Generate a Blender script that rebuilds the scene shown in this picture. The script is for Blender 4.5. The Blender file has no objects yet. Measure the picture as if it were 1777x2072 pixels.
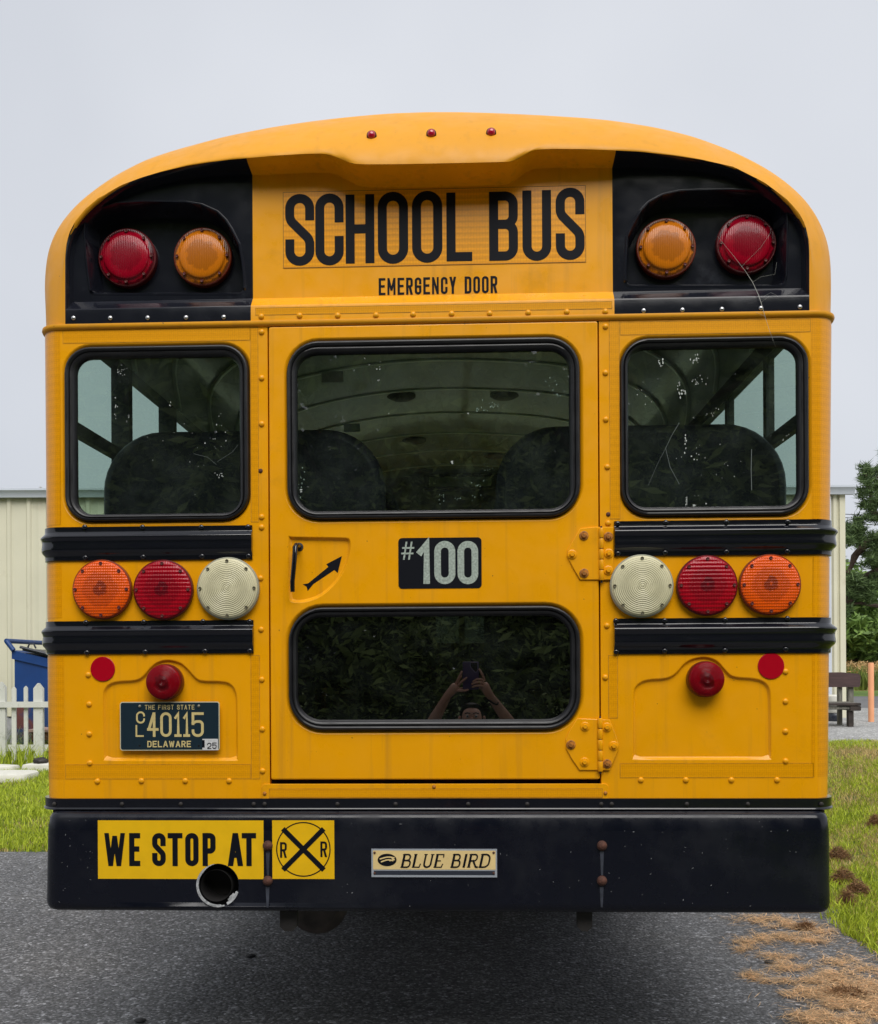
import bpy, bmesh, math, random
import numpy as np
from mathutils import Vector, Matrix
from mathutils.geometry import tessellate_polygon

random.seed(7); np.random.seed(7)
sc = bpy.context.scene
col = sc.collection
R = math.radians

# ------------------------------------------------------------------ camera
FPX, CX, CY = 1973.0, 888.5, 1348.0          # focal length / principal point on a 1777 x 2072 sheet
CAM = Vector((0.11, -3.03, 1.35))
YAW, ROLL = R(2.09), R(0.3)
cam_rot = Matrix.Rotation(YAW, 4, 'Z') @ Matrix.Rotation(R(90), 4, 'X') @ Matrix.Rotation(-ROLL, 4, 'Z')
cd = bpy.data.cameras.new('camera')
cam = bpy.data.objects.new('camera', cd); col.objects.link(cam)
cam.matrix_world = Matrix.Translation(CAM) @ cam_rot
cd.sensor_fit = 'VERTICAL'; cd.sensor_height = 36; cd.sensor_width = 36
cd.lens = 36 * FPX / 2072
cd.shift_y = (CY - 1036) / 2072
cd.clip_start = 0.01; cd.clip_end = 900
sc.camera = cam

# ------------------------------------------------------------------ world, sun, exposure
SUN_EL, SUN_AZ = R(50), R(168)               # high, behind the photographer, veiled by cloud
w = bpy.data.worlds.new('World'); sc.world = w; w.use_nodes = True
nt = w.node_tree; N = nt.nodes; L = nt.links; N.clear()
out = N.new('ShaderNodeOutputWorld'); bg = N.new('ShaderNodeBackground')
sky = N.new('ShaderNodeTexSky'); sky.sky_type = 'NISHITA'; sky.sun_disc = False
sky.sun_elevation = SUN_EL; sky.sun_rotation = SUN_AZ; sky.dust_density = 4; sky.air_density = 1
tc = N.new('ShaderNodeTexCoord')
noi = N.new('ShaderNodeTexNoise'); noi.inputs['Scale'].default_value = 1.6; noi.inputs['Detail'].default_value = 4
noi.inputs['Roughness'].default_value = 0.45
ramp = N.new('ShaderNodeValToRGB')
ramp.color_ramp.elements[0].position = 0.3; ramp.color_ramp.elements[0].color = (2.66, 2.80, 3.10, 1)
ramp.color_ramp.elements[1].position = 0.7; ramp.color_ramp.elements[1].color = (3.58, 3.69, 3.93, 1)
mix = N.new('ShaderNodeMix'); mix.data_type = 'RGBA'; mix.inputs[0].default_value = 0.96
L.new(tc.outputs['Generated'], noi.inputs['Vector']); L.new(noi.outputs['Fac'], ramp.inputs[0])
L.new(sky.outputs[0], mix.inputs[6]); L.new(ramp.outputs[0], mix.inputs[7])
L.new(mix.outputs[2], bg.inputs[0]); bg.inputs[1].default_value = 0.1
L.new(bg.outputs[0], out.inputs[0])
sd = bpy.data.lights.new('sun', 'SUN'); sd.energy = 1.5; sd.angle = R(48); sd.color = (1.0, 0.97, 0.93)
sun = bpy.data.objects.new('sun', sd); col.objects.link(sun)
sdir = Vector((math.sin(SUN_AZ) * math.cos(SUN_EL), math.cos(SUN_AZ) * math.cos(SUN_EL), math.sin(SUN_EL)))
sun.rotation_euler = sdir.to_track_quat('Z', 'Y').to_euler(); sun.location = (0, -6, 12)
sc.view_settings.view_transform = 'Standard'; sc.view_settings.look = 'None'
sc.view_settings.exposure = 1.08; sc.view_settings.gamma = 1.0; sc.view_settings.use_curve_mapping = False

# ------------------------------------------------------------------ measuring: a point of the photograph on the plane Y = y
RM = cam_rot.to_3x3()
def P(px, py, y=0.0):
    r = RM @ Vector(((px - CX) / FPX, (CY - py) / FPX, -1))
    t = (y - CAM.y) / r.y
    return CAM + r * t
def PX(px, py, y=0.0):
    p = P(px, py, y); return (p.x, p.z)
RMI = RM.transposed()
def proj(p):
    q = RMI @ (Vector(p) - CAM); return (CX + FPX * q.x / -q.z, CY - FPX * q.y / -q.z)
def rect(l, t, r, b, y=0.0):
    my, mx = (t + b) / 2, (l + r) / 2
    return (P(l, my, y).x, P(r, my, y).x, P(mx, b, y).z, P(mx, t, y).z)      # x0 x1 z0 z1

# ------------------------------------------------------------------ materials
def nodes(name):
    m = bpy.data.materials.new(name); m.use_nodes = True
    n = m.node_tree.nodes; b = n['Principled BSDF']
    return m, n, m.node_tree.links, b
def mat(name, c, rough=0.5, metal=0.0, coat=0.0, var=0.0, vscale=8.0, bump=0.0, bscale=200.0, rvar=0.0, spec=0.5, stretch=None, bdist=0.002, dirt=None, streak=0.0):
    m, n, l, b = nodes(name)
    b.inputs['Base Color'].default_value = (*c, 1); b.inputs['Roughness'].default_value = rough
    b.inputs['Metallic'].default_value = metal; b.inputs['Coat Weight'].default_value = coat
    b.inputs['Coat Roughness'].default_value = 0.08; b.inputs['Specular IOR Level'].default_value = spec
    t = n.new('ShaderNodeTexCoord'); mp = n.new('ShaderNodeMapping'); l.new(t.outputs['Object'], mp.inputs[0])
    if stretch: mp.inputs['Scale'].default_value = stretch
    csock = None
    if var:
        a = n.new('ShaderNodeTexNoise'); a.inputs['Scale'].default_value = vscale; a.inputs['Detail'].default_value = 6
        l.new(mp.outputs[0], a.inputs['Vector'])
        mx = n.new('ShaderNodeMix'); mx.data_type = 'RGBA'
        mx.inputs[6].default_value = (*[v * (1 - var) for v in c], 1); mx.inputs[7].default_value = (*[min(1, v * (1 + var)) for v in c], 1)
        rr = n.new('ShaderNodeMapRange'); rr.inputs[1].default_value = 0.3; rr.inputs[2].default_value = 0.7
        l.new(a.outputs['Fac'], rr.inputs[0]); l.new(rr.outputs[0], mx.inputs[0]); csock = mx.outputs[2]
    if dirt:                                     # (colour, scale, threshold, amount)
        a = n.new('ShaderNodeTexNoise'); a.inputs['Scale'].default_value = dirt[1]; a.inputs['Detail'].default_value = 8; a.inputs['Roughness'].default_value = 0.65
        l.new(t.outputs['Object'], a.inputs['Vector'])
        rr = n.new('ShaderNodeMapRange'); rr.inputs[1].default_value = dirt[2]; rr.inputs[2].default_value = dirt[2] + 0.12; rr.inputs[4].default_value = dirt[3]
        l.new(a.outputs['Fac'], rr.inputs[0])
        mx = n.new('ShaderNodeMix'); mx.data_type = 'RGBA'; mx.inputs[7].default_value = (*dirt[0], 1)
        if csock: l.new(csock, mx.inputs[6])
        else: mx.inputs[6].default_value = (*c, 1)
        l.new(rr.outputs[0], mx.inputs[0]); csock = mx.outputs[2]
    if streak:
        mp2 = n.new('ShaderNodeMapping'); mp2.inputs['Scale'].default_value = (34, 34, 1.3); l.new(t.outputs['Object'], mp2.inputs[0])
        a = n.new('ShaderNodeTexNoise'); a.inputs['Scale'].default_value = 1.0; a.inputs['Detail'].default_value = 5; l.new(mp2.outputs[0], a.inputs['Vector'])
        rr = n.new('ShaderNodeMapRange'); rr.inputs[1].default_value = .55; rr.inputs[2].default_value = .8; rr.inputs[4].default_value = streak; l.new(a.outputs['Fac'], rr.inputs[0])
        mx = n.new('ShaderNodeMix'); mx.data_type = 'RGBA'; mx.inputs[7].default_value = (0.30, 0.15, 0.03, 1); l.new(rr.outputs[0], mx.inputs[0])
        a2 = n.new('ShaderNodeTexNoise'); a2.inputs['Scale'].default_value = 75; a2.inputs['Detail'].default_value = 2; l.new(t.outputs['Object'], a2.inputs['Vector'])
        r2 = n.new('ShaderNodeMapRange'); r2.inputs[1].default_value = .76; r2.inputs[2].default_value = .79; r2.inputs[4].default_value = .8; l.new(a2.outputs['Fac'], r2.inputs[0])
        m3 = n.new('ShaderNodeMix'); m3.data_type = 'RGBA'; m3.inputs[7].default_value = (0.10, 0.05, 0.02, 1); l.new(r2.outputs[0], m3.inputs[0])
        l.new(csock, mx.inputs[6]); l.new(mx.outputs[2], m3.inputs[6]); csock = m3.outputs[2]
    if csock: l.new(csock, b.inputs['Base Color'])
    if rvar:
        a = n.new('ShaderNodeTexNoise'); a.inputs['Scale'].default_value = 14; a.inputs['Detail'].default_value = 7
        l.new(mp.outputs[0], a.inputs['Vector'])
        rr = n.new('ShaderNodeMapRange'); rr.inputs[1].default_value = 0.35; rr.inputs[2].default_value = 0.7
        rr.inputs[3].default_value = max(0.02, rough - rvar); rr.inputs[4].default_value = rough + rvar
        l.new(a.outputs['Fac'], rr.inputs[0]); l.new(rr.outputs[0], b.inputs['Roughness'])
    if bump:
        a = n.new('ShaderNodeTexNoise'); a.inputs['Scale'].default_value = bscale; a.inputs['Detail'].default_value = 5
        l.new(mp.outputs[0], a.inputs['Vector'])
        bp = n.new('ShaderNodeBump'); bp.inputs['Strength'].default_value = bump; bp.inputs['Distance'].default_value = bdist
        l.new(a.outputs['Fac'], bp.inputs['Height']); l.new(bp.outputs[0], b.inputs['Normal'])
    return m

YC = (0.87, 0.372, 0.001)
M = {}
M['yellow'] = mat('yellow_paint', YC, 0.34, spec=0.38, var=0.05, vscale=3, bump=0.35, bscale=3.5, bdist=0.006, rvar=0.08, dirt=((0.34, 0.16, 0.02), 5.0, 0.62, 0.22), streak=.35)
M['cap'] = mat('fibreglass_yellow_paint', (0.77, 0.335, 0.010), 0.5, spec=0.3, var=0.05, vscale=2.5, bump=0.25, bscale=3.0, bdist=0.006, rvar=0.1, dirt=((0.45, 0.25, 0.08), 3.5, 0.58, 0.25), streak=.2)
M['black'] = mat('gloss_black_paint', (0.0055, 0.006, 0.010), 0.13, coat=0.25, bump=0.25, bscale=4, bdist=0.004, rvar=0.07, dirt=((0.10, 0.11, 0.13), 60, 0.70, 0.6))
M['capblack'] = mat('satin_black_paint', (0.010, 0.011, 0.017), 0.14, spec=0.4, bump=0.2, bscale=3, bdist=0.004, rvar=0.06, dirt=((0.06, 0.065, 0.08), 8, 0.60, 0.3))
M['bumper'] = mat('worn_black_bumper_paint', (0.0045, 0.0055, 0.011), 0.27, spec=0.34, bump=0.3, bscale=5, bdist=0.004, rvar=0.12, dirt=((0.030, 0.032, 0.038), 2.5, 0.48, 0.25))
M['rubber'] = mat('black_rubber', (0.012, 0.012, 0.014), 0.42, var=0.3, vscale=20, rvar=0.1)
M['rubber_grey'] = mat('grey_rubber_bead', (0.07, 0.07, 0.075), 0.35, var=0.2, vscale=20)
M['gap'] = mat('dark_gap', (0.004, 0.004, 0.004), 0.8)
M['steel'] = mat('bright_steel', (0.55, 0.55, 0.55), 0.3, metal=1, var=0.15, vscale=30)
M['rust'] = mat('rusty_steel', (0.085, 0.032, 0.02), 0.8, var=0.5, vscale=60, bump=0.6, bscale=150)
M['frame'] = mat('dark_chassis_steel', (0.022, 0.019, 0.018), 0.7, var=0.4, vscale=12, bump=0.3, bscale=60)
M['print'] = mat('black_lettering', (0.006, 0.007, 0.011), 0.55, spec=0.12)
M['interior'] = mat('grey_green_interior_steel', (0.26, 0.32, 0.30), 0.36, coat=0.3, var=0.15, vscale=3, bump=0.1, bscale=20)
M['rib'] = mat('rib_flange_highlight', (0.85, 0.95, 0.9), 0.3)  # near-white base paints in the bright line along each ceiling rib
M['post'] = mat('dark_interior_trim', (0.035, 0.04, 0.04), 0.6, var=0.3, vscale=9)
M['vinyl'] = mat('dark_seat_vinyl', (0.005, 0.006, 0.011), 0.5, spec=0.25, var=0.2, vscale=6, bump=0.3, bscale=300)
M['floor_in'] = mat('black_floor_rubber', (0.015, 0.015, 0.015), 0.7)

def tape(name, c, lo=0.86, ws=13, vs=150):                               # prismatic reflective tape: honeycomb cells and bands
    m, n, l, b = nodes(name)
    t = n.new('ShaderNodeTexCoord'); mp = n.new('ShaderNodeMapping'); mp.inputs['Scale'].default_value = (1, 0.01, 1)
    l.new(t.outputs['Object'], mp.inputs[0])
    v = n.new('ShaderNodeTexVoronoi'); v.inputs['Scale'].default_value = vs; v.inputs['Randomness'].default_value = 0.25
    l.new(mp.outputs[0], v.inputs['Vector'])
    r1 = n.new('ShaderNodeMapRange'); r1.inputs[1].default_value = 0.25; r1.inputs[2].default_value = 0.6; r1.inputs[3].default_value = 1.0; r1.inputs[4].default_value = 0.72
    l.new(v.outputs['Distance'], r1.inputs[0])
    wv = n.new('ShaderNodeTexWave'); wv.bands_direction = 'Z'; wv.inputs['Scale'].default_value = ws; wv.inputs['Distortion'].default_value = 0.6
    l.new(t.outputs['Object'], wv.inputs['Vector'])
    r2 = n.new('ShaderNodeMapRange'); r2.inputs[3].default_value = lo; r2.inputs[4].default_value = 1.0; l.new(wv.outputs['Fac'], r2.inputs[0])
    mu = n.new('ShaderNodeMath'); mu.operation = 'MULTIPLY'; l.new(r1.outputs[0], mu.inputs[0]); l.new(r2.outputs[0], mu.inputs[1])
    mx = n.new('ShaderNodeMix'); mx.data_type = 'RGBA'; mx.inputs[6].default_value = (c[0] * 0.55, c[1] * 0.42, 0, 1); mx.inputs[7].default_value = (*c, 1)
    l.new(mu.outputs[0], mx.inputs[0]); l.new(mx.outputs[2], b.inputs['Base Color'])
    b.inputs['Roughness'].default_value = 0.28
    return m
M['tape'] = tape('yellow_reflective_tape', (0.86, 0.37, 0.0))
M['nametape'] = tape('amber_reflective_sign', (0.95, 0.40, 0.0), .62, 16.5, 110)
M['grime'] = mat('grimy_tape_edge', (0.42, 0.19, 0.01), .7, var=.5, vscale=40)
M['tape2'] = tape('edge_reflective_tape', (0.86, 0.36, 0.0))

def glass_mat(name, tint, ior=1.75, haze=0.03, specks=0.0):
    m = bpy.data.materials.new(name); m.use_nodes = True; n = m.node_tree.nodes; l = m.node_tree.links; n.clear()
    o = n.new('ShaderNodeOutputMaterial'); tr = n.new('ShaderNodeBsdfTransparent'); gl = n.new('ShaderNodeBsdfGlossy'); df = n.new('ShaderNodeBsdfDiffuse')
    tr.inputs[0].default_value = (*tint, 1); gl.inputs['Roughness'].default_value = 0.0; df.inputs[0].default_value = (0.36, 0.45, 0.41, 1)
    gm_ = n.new('ShaderNodeNewGeometry'); dt = n.new('ShaderNodeVectorMath'); dt.operation = 'DOT_PRODUCT'
    l.new(gm_.outputs['Normal'], dt.inputs[0]); l.new(gm_.outputs['Incoming'], dt.inputs[1])
    def mth(op, a_, b_=None):
        q = n.new('ShaderNodeMath'); q.operation = op
        for i_, v_ in enumerate((a_, b_)):
            if v_ is None: continue
            if isinstance(v_, (int, float)): q.inputs[i_].default_value = v_
            else: l.new(v_, q.inputs[i_])
        return q.outputs[0]
    F0 = ((ior - 1) / (ior + 1)) ** 2
    fr = mth('MULTIPLY_ADD', mth('POWER', mth('SUBTRACT', 1.0, mth('ABSOLUTE', dt.outputs['Value'])), 5.0), 1 - F0)
    fr.node.inputs[2].default_value = F0
    m1 = n.new('ShaderNodeMixShader'); m2 = n.new('ShaderNodeMixShader'); m3 = n.new('ShaderNodeMixShader')
    l.new(fr, m1.inputs[0]); l.new(tr.outputs[0], m1.inputs[1]); l.new(gl.outputs[0], m1.inputs[2])
    t = n.new('ShaderNodeTexCoord')
    a = n.new('ShaderNodeTexNoise'); a.inputs['Scale'].default_value = 9; a.inputs['Detail'].default_value = 8; a.inputs['Roughness'].default_value = 0.7
    l.new(t.outputs['Object'], a.inputs['Vector'])
    rr = n.new('ShaderNodeMapRange'); rr.inputs[1].default_value = 0.42; rr.inputs[2].default_value = 0.75; rr.inputs[3].default_value = haze * 0.25; rr.inputs[4].default_value = haze * 2.2
    l.new(a.outputs['Fac'], rr.inputs[0]); l.new(rr.outputs[0], m2.inputs[0]); l.new(m1.outputs[0], m2.inputs[1]); l.new(df.outputs[0], m2.inputs[2])
    last = m2
    if specks:
        a2 = n.new('ShaderNodeTexNoise'); a2.inputs['Scale'].default_value = 60; a2.inputs['Detail'].default_value = 2
        a3 = n.new('ShaderNodeTexNoise'); a3.inputs['Scale'].default_value = 5; a3.inputs['Detail'].default_value = 2
        l.new(t.outputs['Object'], a2.inputs['Vector']); l.new(t.outputs['Object'], a3.inputs['Vector'])
        ad = n.new('ShaderNodeMath'); ad.operation = 'MULTIPLY'; l.new(a2.outputs['Fac'], ad.inputs[0]); l.new(a3.outputs['Fac'], ad.inputs[1])
        r3 = n.new('ShaderNodeMapRange'); r3.inputs[1].default_value = 0.44; r3.inputs[2].default_value = 0.475; r3.inputs[4].default_value = specks
        l.new(ad.outputs[0], r3.inputs[0])
        d2 = n.new('ShaderNodeBsdfDiffuse'); d2.inputs[0].default_value = (0.6, 0.65, 0.62, 1)
        l.new(r3.outputs[0], m3.inputs[0]); l.new(m2.outputs[0], m3.inputs[1]); l.new(d2.outputs[0], m3.inputs[2]); last = m3
    l.new(last.outputs[0], o.inputs[0])
    return m
M['glass'] = glass_mat('dusty_tinted_glass', (0.64, 0.73, 0.69), 2.0, 0.018, 0.7)
M['side_glass'] = glass_mat('tinted_side_glass', (0.67, 0.80, 0.73), 1.5, 0.01)
M['low_glass'] = glass_mat('dark_tinted_glass', (0.012, 0.016, 0.016), 2.35, 0.010, 0.3)

def lens_mat(name, c, dark, kind):
    m, n, l, b = nodes(name)
    t = n.new('ShaderNodeTexCoord')
    b.inputs['Roughness'].default_value = 0.22; b.inputs['Coat Weight'].default_value = 0.12; b.inputs['Coat Roughness'].default_value = 0.04; b.inputs['Specular IOR Level'].default_value = 0.3
    b.inputs['Subsurface Weight'].default_value = 0.0
    sep = n.new('ShaderNodeSeparateXYZ'); l.new(t.outputs['Object'], sep.inputs[0])
    cmb = n.new('ShaderNodeCombineXYZ'); l.new(sep.outputs['X'], cmb.inputs[0]); l.new(sep.outputs['Z'], cmb.inputs[1])
    ln = n.new('ShaderNodeVectorMath'); ln.operation = 'LENGTH'; l.new(cmb.outputs[0], ln.inputs[0])
    # the reflector bowl and bulb socket behind the lens
    cr = n.new('ShaderNodeValToRGB'); cr.color_ramp.interpolation = 'EASE'
    e = cr.color_ramp.elements
    mr = n.new('ShaderNodeMapRange'); mr.inputs[2].default_value = 0.095; l.new(ln.outputs['Value'], mr.inputs[0])
    a = n.new('ShaderNodeTexNoise'); a.inputs['Scale'].default_value = 22; a.inputs['Detail'].default_value = 4; a.inputs['Distortion'].default_value = 1.2
    l.new(t.outputs['Object'], a.inputs['Vector'])
    ad = n.new('ShaderNodeMath'); ad.operation = 'MULTIPLY_ADD'; ad.inputs[1].default_value = 0.42; ad.inputs[2].default_value = -0.21
    l.new(a.outputs['Fac'], ad.inputs[0])
    sm = n.new('ShaderNodeMath'); sm.operation = 'ADD'; l.new(mr.outputs[0], sm.inputs[0]); l.new(ad.outputs[0], sm.inputs[1]); l.new(sm.outputs[0], cr.inputs[0])
    mid = tuple((c[i] * 0.6 + dark[i] * 0.4) for i in range(3))
    if kind == 'clear':
        stops = [(0.0, c), (0.12, mid), (0.2, c), (0.5, mid), (0.8, c), (1.0, c)]
    elif kind == 'hood':
        stops = [(0.0, c), (0.1, mid), (0.45, mid), (0.55, c), (0.82, c), (0.9, dark), (1.0, dark)]
    else:
        stops = [(0.0, mid), (0.06, dark), (0.2, dark), (0.27, mid), (0.5, mid), (0.62, c), (0.93, c), (1.0, mid)]
    e[0].position = stops[0][0]; e[0].color = (*stops[0][1], 1); e[1].position = stops[-1][0]; e[1].color = (*stops[-1][1], 1)
    for p, cc in stops[1:-1]:
        q = e.new(p); q.color = (*cc, 1)
    l.new(cr.outputs[0], b.inputs['Base Color'])
    hs = None
    def wave(axis, scale, k='BANDS'):
        wv = n.new('ShaderNodeTexWave'); wv.wave_type = k; wv.inputs['Scale'].default_value = scale
        if k == 'BANDS': wv.bands_direction = axis
        else: wv.rings_direction = 'Y'
        l.new(t.outputs['Object'], wv.inputs['Vector']); return wv.outputs['Fac']
    if kind == 'grid':
        w1 = wave('X', 44); w2 = wave('Z', 36); mu = n.new('ShaderNodeMath'); mu.operation = 'ADD'; l.new(w1, mu.inputs[0]); l.new(w2, mu.inputs[1]); hs = mu.outputs[0]
    elif kind == 'rows':
        w1 = wave('Z', 26); w2 = wave('X', 40); mu = n.new('ShaderNodeMath'); mu.operation = 'MULTIPLY_ADD'; mu.inputs[1].default_value = 0.35
        l.new(w2, mu.inputs[0]); l.new(w1, mu.inputs[2]); hs = mu.outputs[0]
    elif kind == 'hood': hs = wave('X', 55)
    else: hs = wave('X', 56 if kind == 'clear' else 80, 'RINGS')
    bp = n.new('ShaderNodeBump'); bp.inputs['Strength'].default_value = {'hood': .4, 'grid': .55, 'rows': .6, 'clear': .8, 'rings': .5}[kind]; bp.inputs['Distance'].default_value = 0.0018
    l.new(hs, bp.inputs['Height']); l.new(bp.outputs[0], b.inputs['Normal'])
    return m
M['amber'] = lens_mat('amber_lens', (0.80, 0.095, 0.002), (0.26, 0.028, 0.003), 'grid')
M['red'] = lens_mat('red_lens', (0.34, 0.001, 0.010), (0.12, 0.001, 0.006), 'rows')
M['clear'] = lens_mat('frosted_clear_lens', (0.70, 0.655, 0.43), (0.43, 0.40, 0.25), 'clear')
M['hamber'] = lens_mat('amber_signal_lens', (0.66, 0.19, 0.006), (0.14, 0.04, 0.006), 'hood')
M['hred'] = lens_mat('red_signal_lens', (0.34, 0.001, 0.016), (0.07, 0.001, 0.006), 'hood')
def low_spec(m):
    m.node_tree.nodes['Principled BSDF'].inputs['Specular IOR Level'].default_value = .18; m.node_tree.nodes['Principled BSDF'].inputs['Coat Weight'].default_value = .06; return m
M['sred'] = low_spec(lens_mat('red_stop_lens', (0.28, 0.001, 0.008), (0.10, 0.001, 0.004), 'rings'))
M['disc'] = mat('red_reflector', (0.42, 0.0, 0.012), 0.25, bump=0.2, bscale=900)
M['clear_rim'] = mat('grey_lens_gasket', (0.34, 0.34, 0.26), 0.4)
M['red_rim'] = mat('dark_red_rim', (0.11, 0.004, 0.006), 0.35)
M['amber_rim'] = mat('dark_amber_rim', (0.20, 0.025, 0.004), 0.35)

# ------------------------------------------------------------------ mesh builder
WT = {}                                           # world translation of each object, for parenting
class MB:
    def __init__(s): s.v = []; s.f = []; s.m = []; s.sm = []
    def add(s, pts): b = len(s.v); s.v += [tuple(p) for p in pts]; return b
    def face(s, pts, m=0, smooth=False):
        b = s.add(pts); s.f.append(tuple(range(b, b + len(pts)))); s.m.append(m); s.sm.append(smooth)
    def loft(s, loops, closed=True, m=0, smooth=True):
        n = len(loops[0]); bs = [s.add(l) for l in loops]
        for a, b in zip(bs, bs[1:]):
            for i in range(n if closed else n - 1):
                j = (i + 1) % n
                s.f.append((a + i, a + j, b + j, b + i)); s.m.append(m); s.sm.append(smooth)
    def fill(s, polys, m=0):
        tr = tessellate_polygon([[Vector(p) for p in q] for q in polys])
        b = s.add([p for q in polys for p in q])
        for t in tr: s.f.append((b + t[0], b + t[1], b + t[2])); s.m.append(m); s.sm.append(False)
    def box(s, x0, x1, y0, y1, z0, z1, m=0):
        a = [(x0, y0), (x1, y0), (x1, y1), (x0, y1)]
        s.loft([[(x, y, z0) for x, y in a], [(x, y, z1) for x, y in a]], True, m, False)
        s.face([(x, y, z0) for x, y in a][::-1], m); s.face([(x, y, z1) for x, y in a], m)
    def bbox(s, x0, x1, y0, y1, z0, z1, b=0.005, m=0):      # box with bevelled edges
        def ring(i, z): 
            X0, X1, Y0, Y1 = x0 + i, x1 - i, y0 + i, y1 - i
            return [(X0 + b, Y0, z), (X1 - b, Y0, z), (X1, Y0 + b, z), (X1, Y1 - b, z), (X1 - b, Y1, z), (X0 + b, Y1, z), (X0, Y1 - b, z), (X0, Y0 + b, z)]
        l = [ring(b, z0), ring(0, z0 + b), ring(0, z1 - b), ring(b, z1)]
        s.loft(l, True, m, False); s.face(l[0][::-1], m); s.face(l[-1], m)
    def lathe(s, prof, c=(0, 0, 0), n=32, m=0, smooth=True, axis='Y'):   # prof: (radius, offset along axis)
        loops = []
        for r, o in prof:
            lp = []
            for i in range(n):
                a = 2 * math.pi * i / n; u, v = r * math.cos(a), r * math.sin(a)
                if axis == 'Y': lp.append((c[0] + u, c[1] + o, c[2] + v))
                elif axis == 'Z': lp.append((c[0] + u, c[1] + v, c[2] + o))
                else: lp.append((c[0] + o, c[1] + u, c[2] + v))
            loops.append(lp)
        s.loft(loops, True, m, smooth)
        if prof[-1][0] > 1e-6: s.face(loops[-1], m)
        if prof[0][0] > 1e-6: s.face(loops[0][::-1], m)
    def tube(s, pts, r, n=8, m=0, cap=True):
        pts = [Vector(p) for p in pts]; rs = r if isinstance(r, (list, tuple)) else [r] * len(pts)
        loops = []; up = None
        for i, p in enumerate(pts):
            d = (pts[min(i + 1, len(pts) - 1)] - pts[max(i - 1, 0)]).normalized()
            if up is None: up = d.orthogonal().normalized()
            u = (up - d * up.dot(d)).normalized(); up = u; v = d.cross(u)
            loops.append([tuple(p + (u * math.cos(2 * math.pi * k / n) + v * math.sin(2 * math.pi * k / n)) * rs[i]) for k in range(n)])
        s.loft(loops, True, m, True)
        if cap: s.face(loops[0][::-1], m); s.face(loops[-1], m)
    def build(s, name, mats, parent=None, loc=(0, 0, 0), angle=40):
        me = bpy.data.meshes.new(name); me.from_pydata(s.v, [], s.f)
        if not isinstance(mats, (list, tuple)): mats = [mats]
        for x in mats: me.materials.append(x)
        me.polygons.foreach_set('material_index', s.m); me.polygons.foreach_set('use_smooth', s.sm)
        bm = bmesh.new(); bm.from_mesh(me); bmesh.ops.recalc_face_normals(bm, faces=bm.faces); bm.to_mesh(me); bm.free()
        me.update()
        try: me.set_sharp_from_angle(angle=R(angle))
        except Exception: pass
        return link(name, me, parent, loc)
def link(name, me, parent=None, loc=(0, 0, 0), rot=None):
    o = bpy.data.objects.new(name, me); col.objects.link(o)
    o.location = loc
    if rot: o.rotation_euler = rot
    WT[o.name] = Vector(loc)
    if parent is not None:
        o.parent = parent; o.matrix_parent_inverse = Matrix.Translation(-WT[parent.name])
    return o
def tag(o, label=None, cat=None, group=None, kind=None):
    if label: o['label'] = label
    if cat: o['category'] = cat
    if group: o['group'] = group
    if kind: o['kind'] = kind
    return o
def thing(name, loc, label, cat, group=None):
    return tag(link(name, None, None, loc), label, cat, group)
def fast(name, V, F, m, parent=None, smooth=False):       # numpy mesh, F: (n,3)
    me = bpy.data.meshes.new(name); nv, nf = len(V), len(F)
    me.vertices.add(nv); me.vertices.foreach_set('co', np.asarray(V, dtype=np.float32).ravel())
    me.loops.add(nf * 3); me.loops.foreach_set('vertex_index', np.asarray(F, dtype=np.int32).ravel())
    me.polygons.add(nf); me.polygons.foreach_set('loop_start', np.arange(0, nf * 3, 3, dtype=np.int32))
    me.update(calc_edges=True); me.validate()
    me.materials.append(m)
    return link(name, me, parent)

# ------------------------------------------------------------------ 2-D outlines (x, z)
def rrect(x0, x1, z0, z1, r, n=8):
    pts = []
    for cx, cz, a0 in ((x1 - r, z1 - r, 0), (x0 + r, z1 - r, 90), (x0 + r, z0 + r, 180), (x1 - r, z0 + r, 270)):
        for i in range(n + 1):
            a = R(a0 + 90 * i / n); pts.append((cx + r * math.cos(a), cz + r * math.sin(a)))
    return pts
def rr_in(rc, i, r):                              # rounded rectangle inset by i
    x0, x1, z0, z1 = rc
    return rrect(x0 + i, x1 - i, z0 + i, z1 - i, max(0.002, r - i))
def lift(pts, y): return [(p[0], y, p[1]) for p in pts]
def offset(pts, d):                               # closed polygon, positive = inwards for CCW
    n = len(pts); A = sum(pts[i][0] * pts[(i + 1) % n][1] - pts[(i + 1) % n][0] * pts[i][1] for i in range(n))
    sgn = 1 if A > 0 else -1; o = []
    for i in range(n):
        a, b, c = Vector(pts[i - 1]), Vector(pts[i]), Vector(pts[(i + 1) % n])
        e1 = (b - a).normalized(); e2 = (c - b).normalized()
        n1 = Vector((-e1.y, e1.x)); n2 = Vector((-e2.y, e2.x)); m = (n1 + n2)
        m = m / max(0.4, m.length_squared) * 2
        o.append(tuple(b + m * (d * sgn)))
    return o
def smooth_poly(pts, it=2, keep=()):
    for _ in range(it):
        q = []; n = len(pts)
        for i in range(n):
            a, b = pts[i], pts[(i + 1) % n]
            q.append((a[0] * .75 + b[0] * .25, a[1] * .75 + b[1] * .25)); q.append((a[0] * .25 + b[0] * .75, a[1] * .25 + b[1] * .75))
        pts = q
    return pts
def disc(mb, cx, cz, y, r, n=32, m=0): mb.face([(cx + r * math.cos(2 * math.pi * i / n), y, cz + r * math.sin(2 * math.pi * i / n)) for i in range(n)], m)

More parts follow.
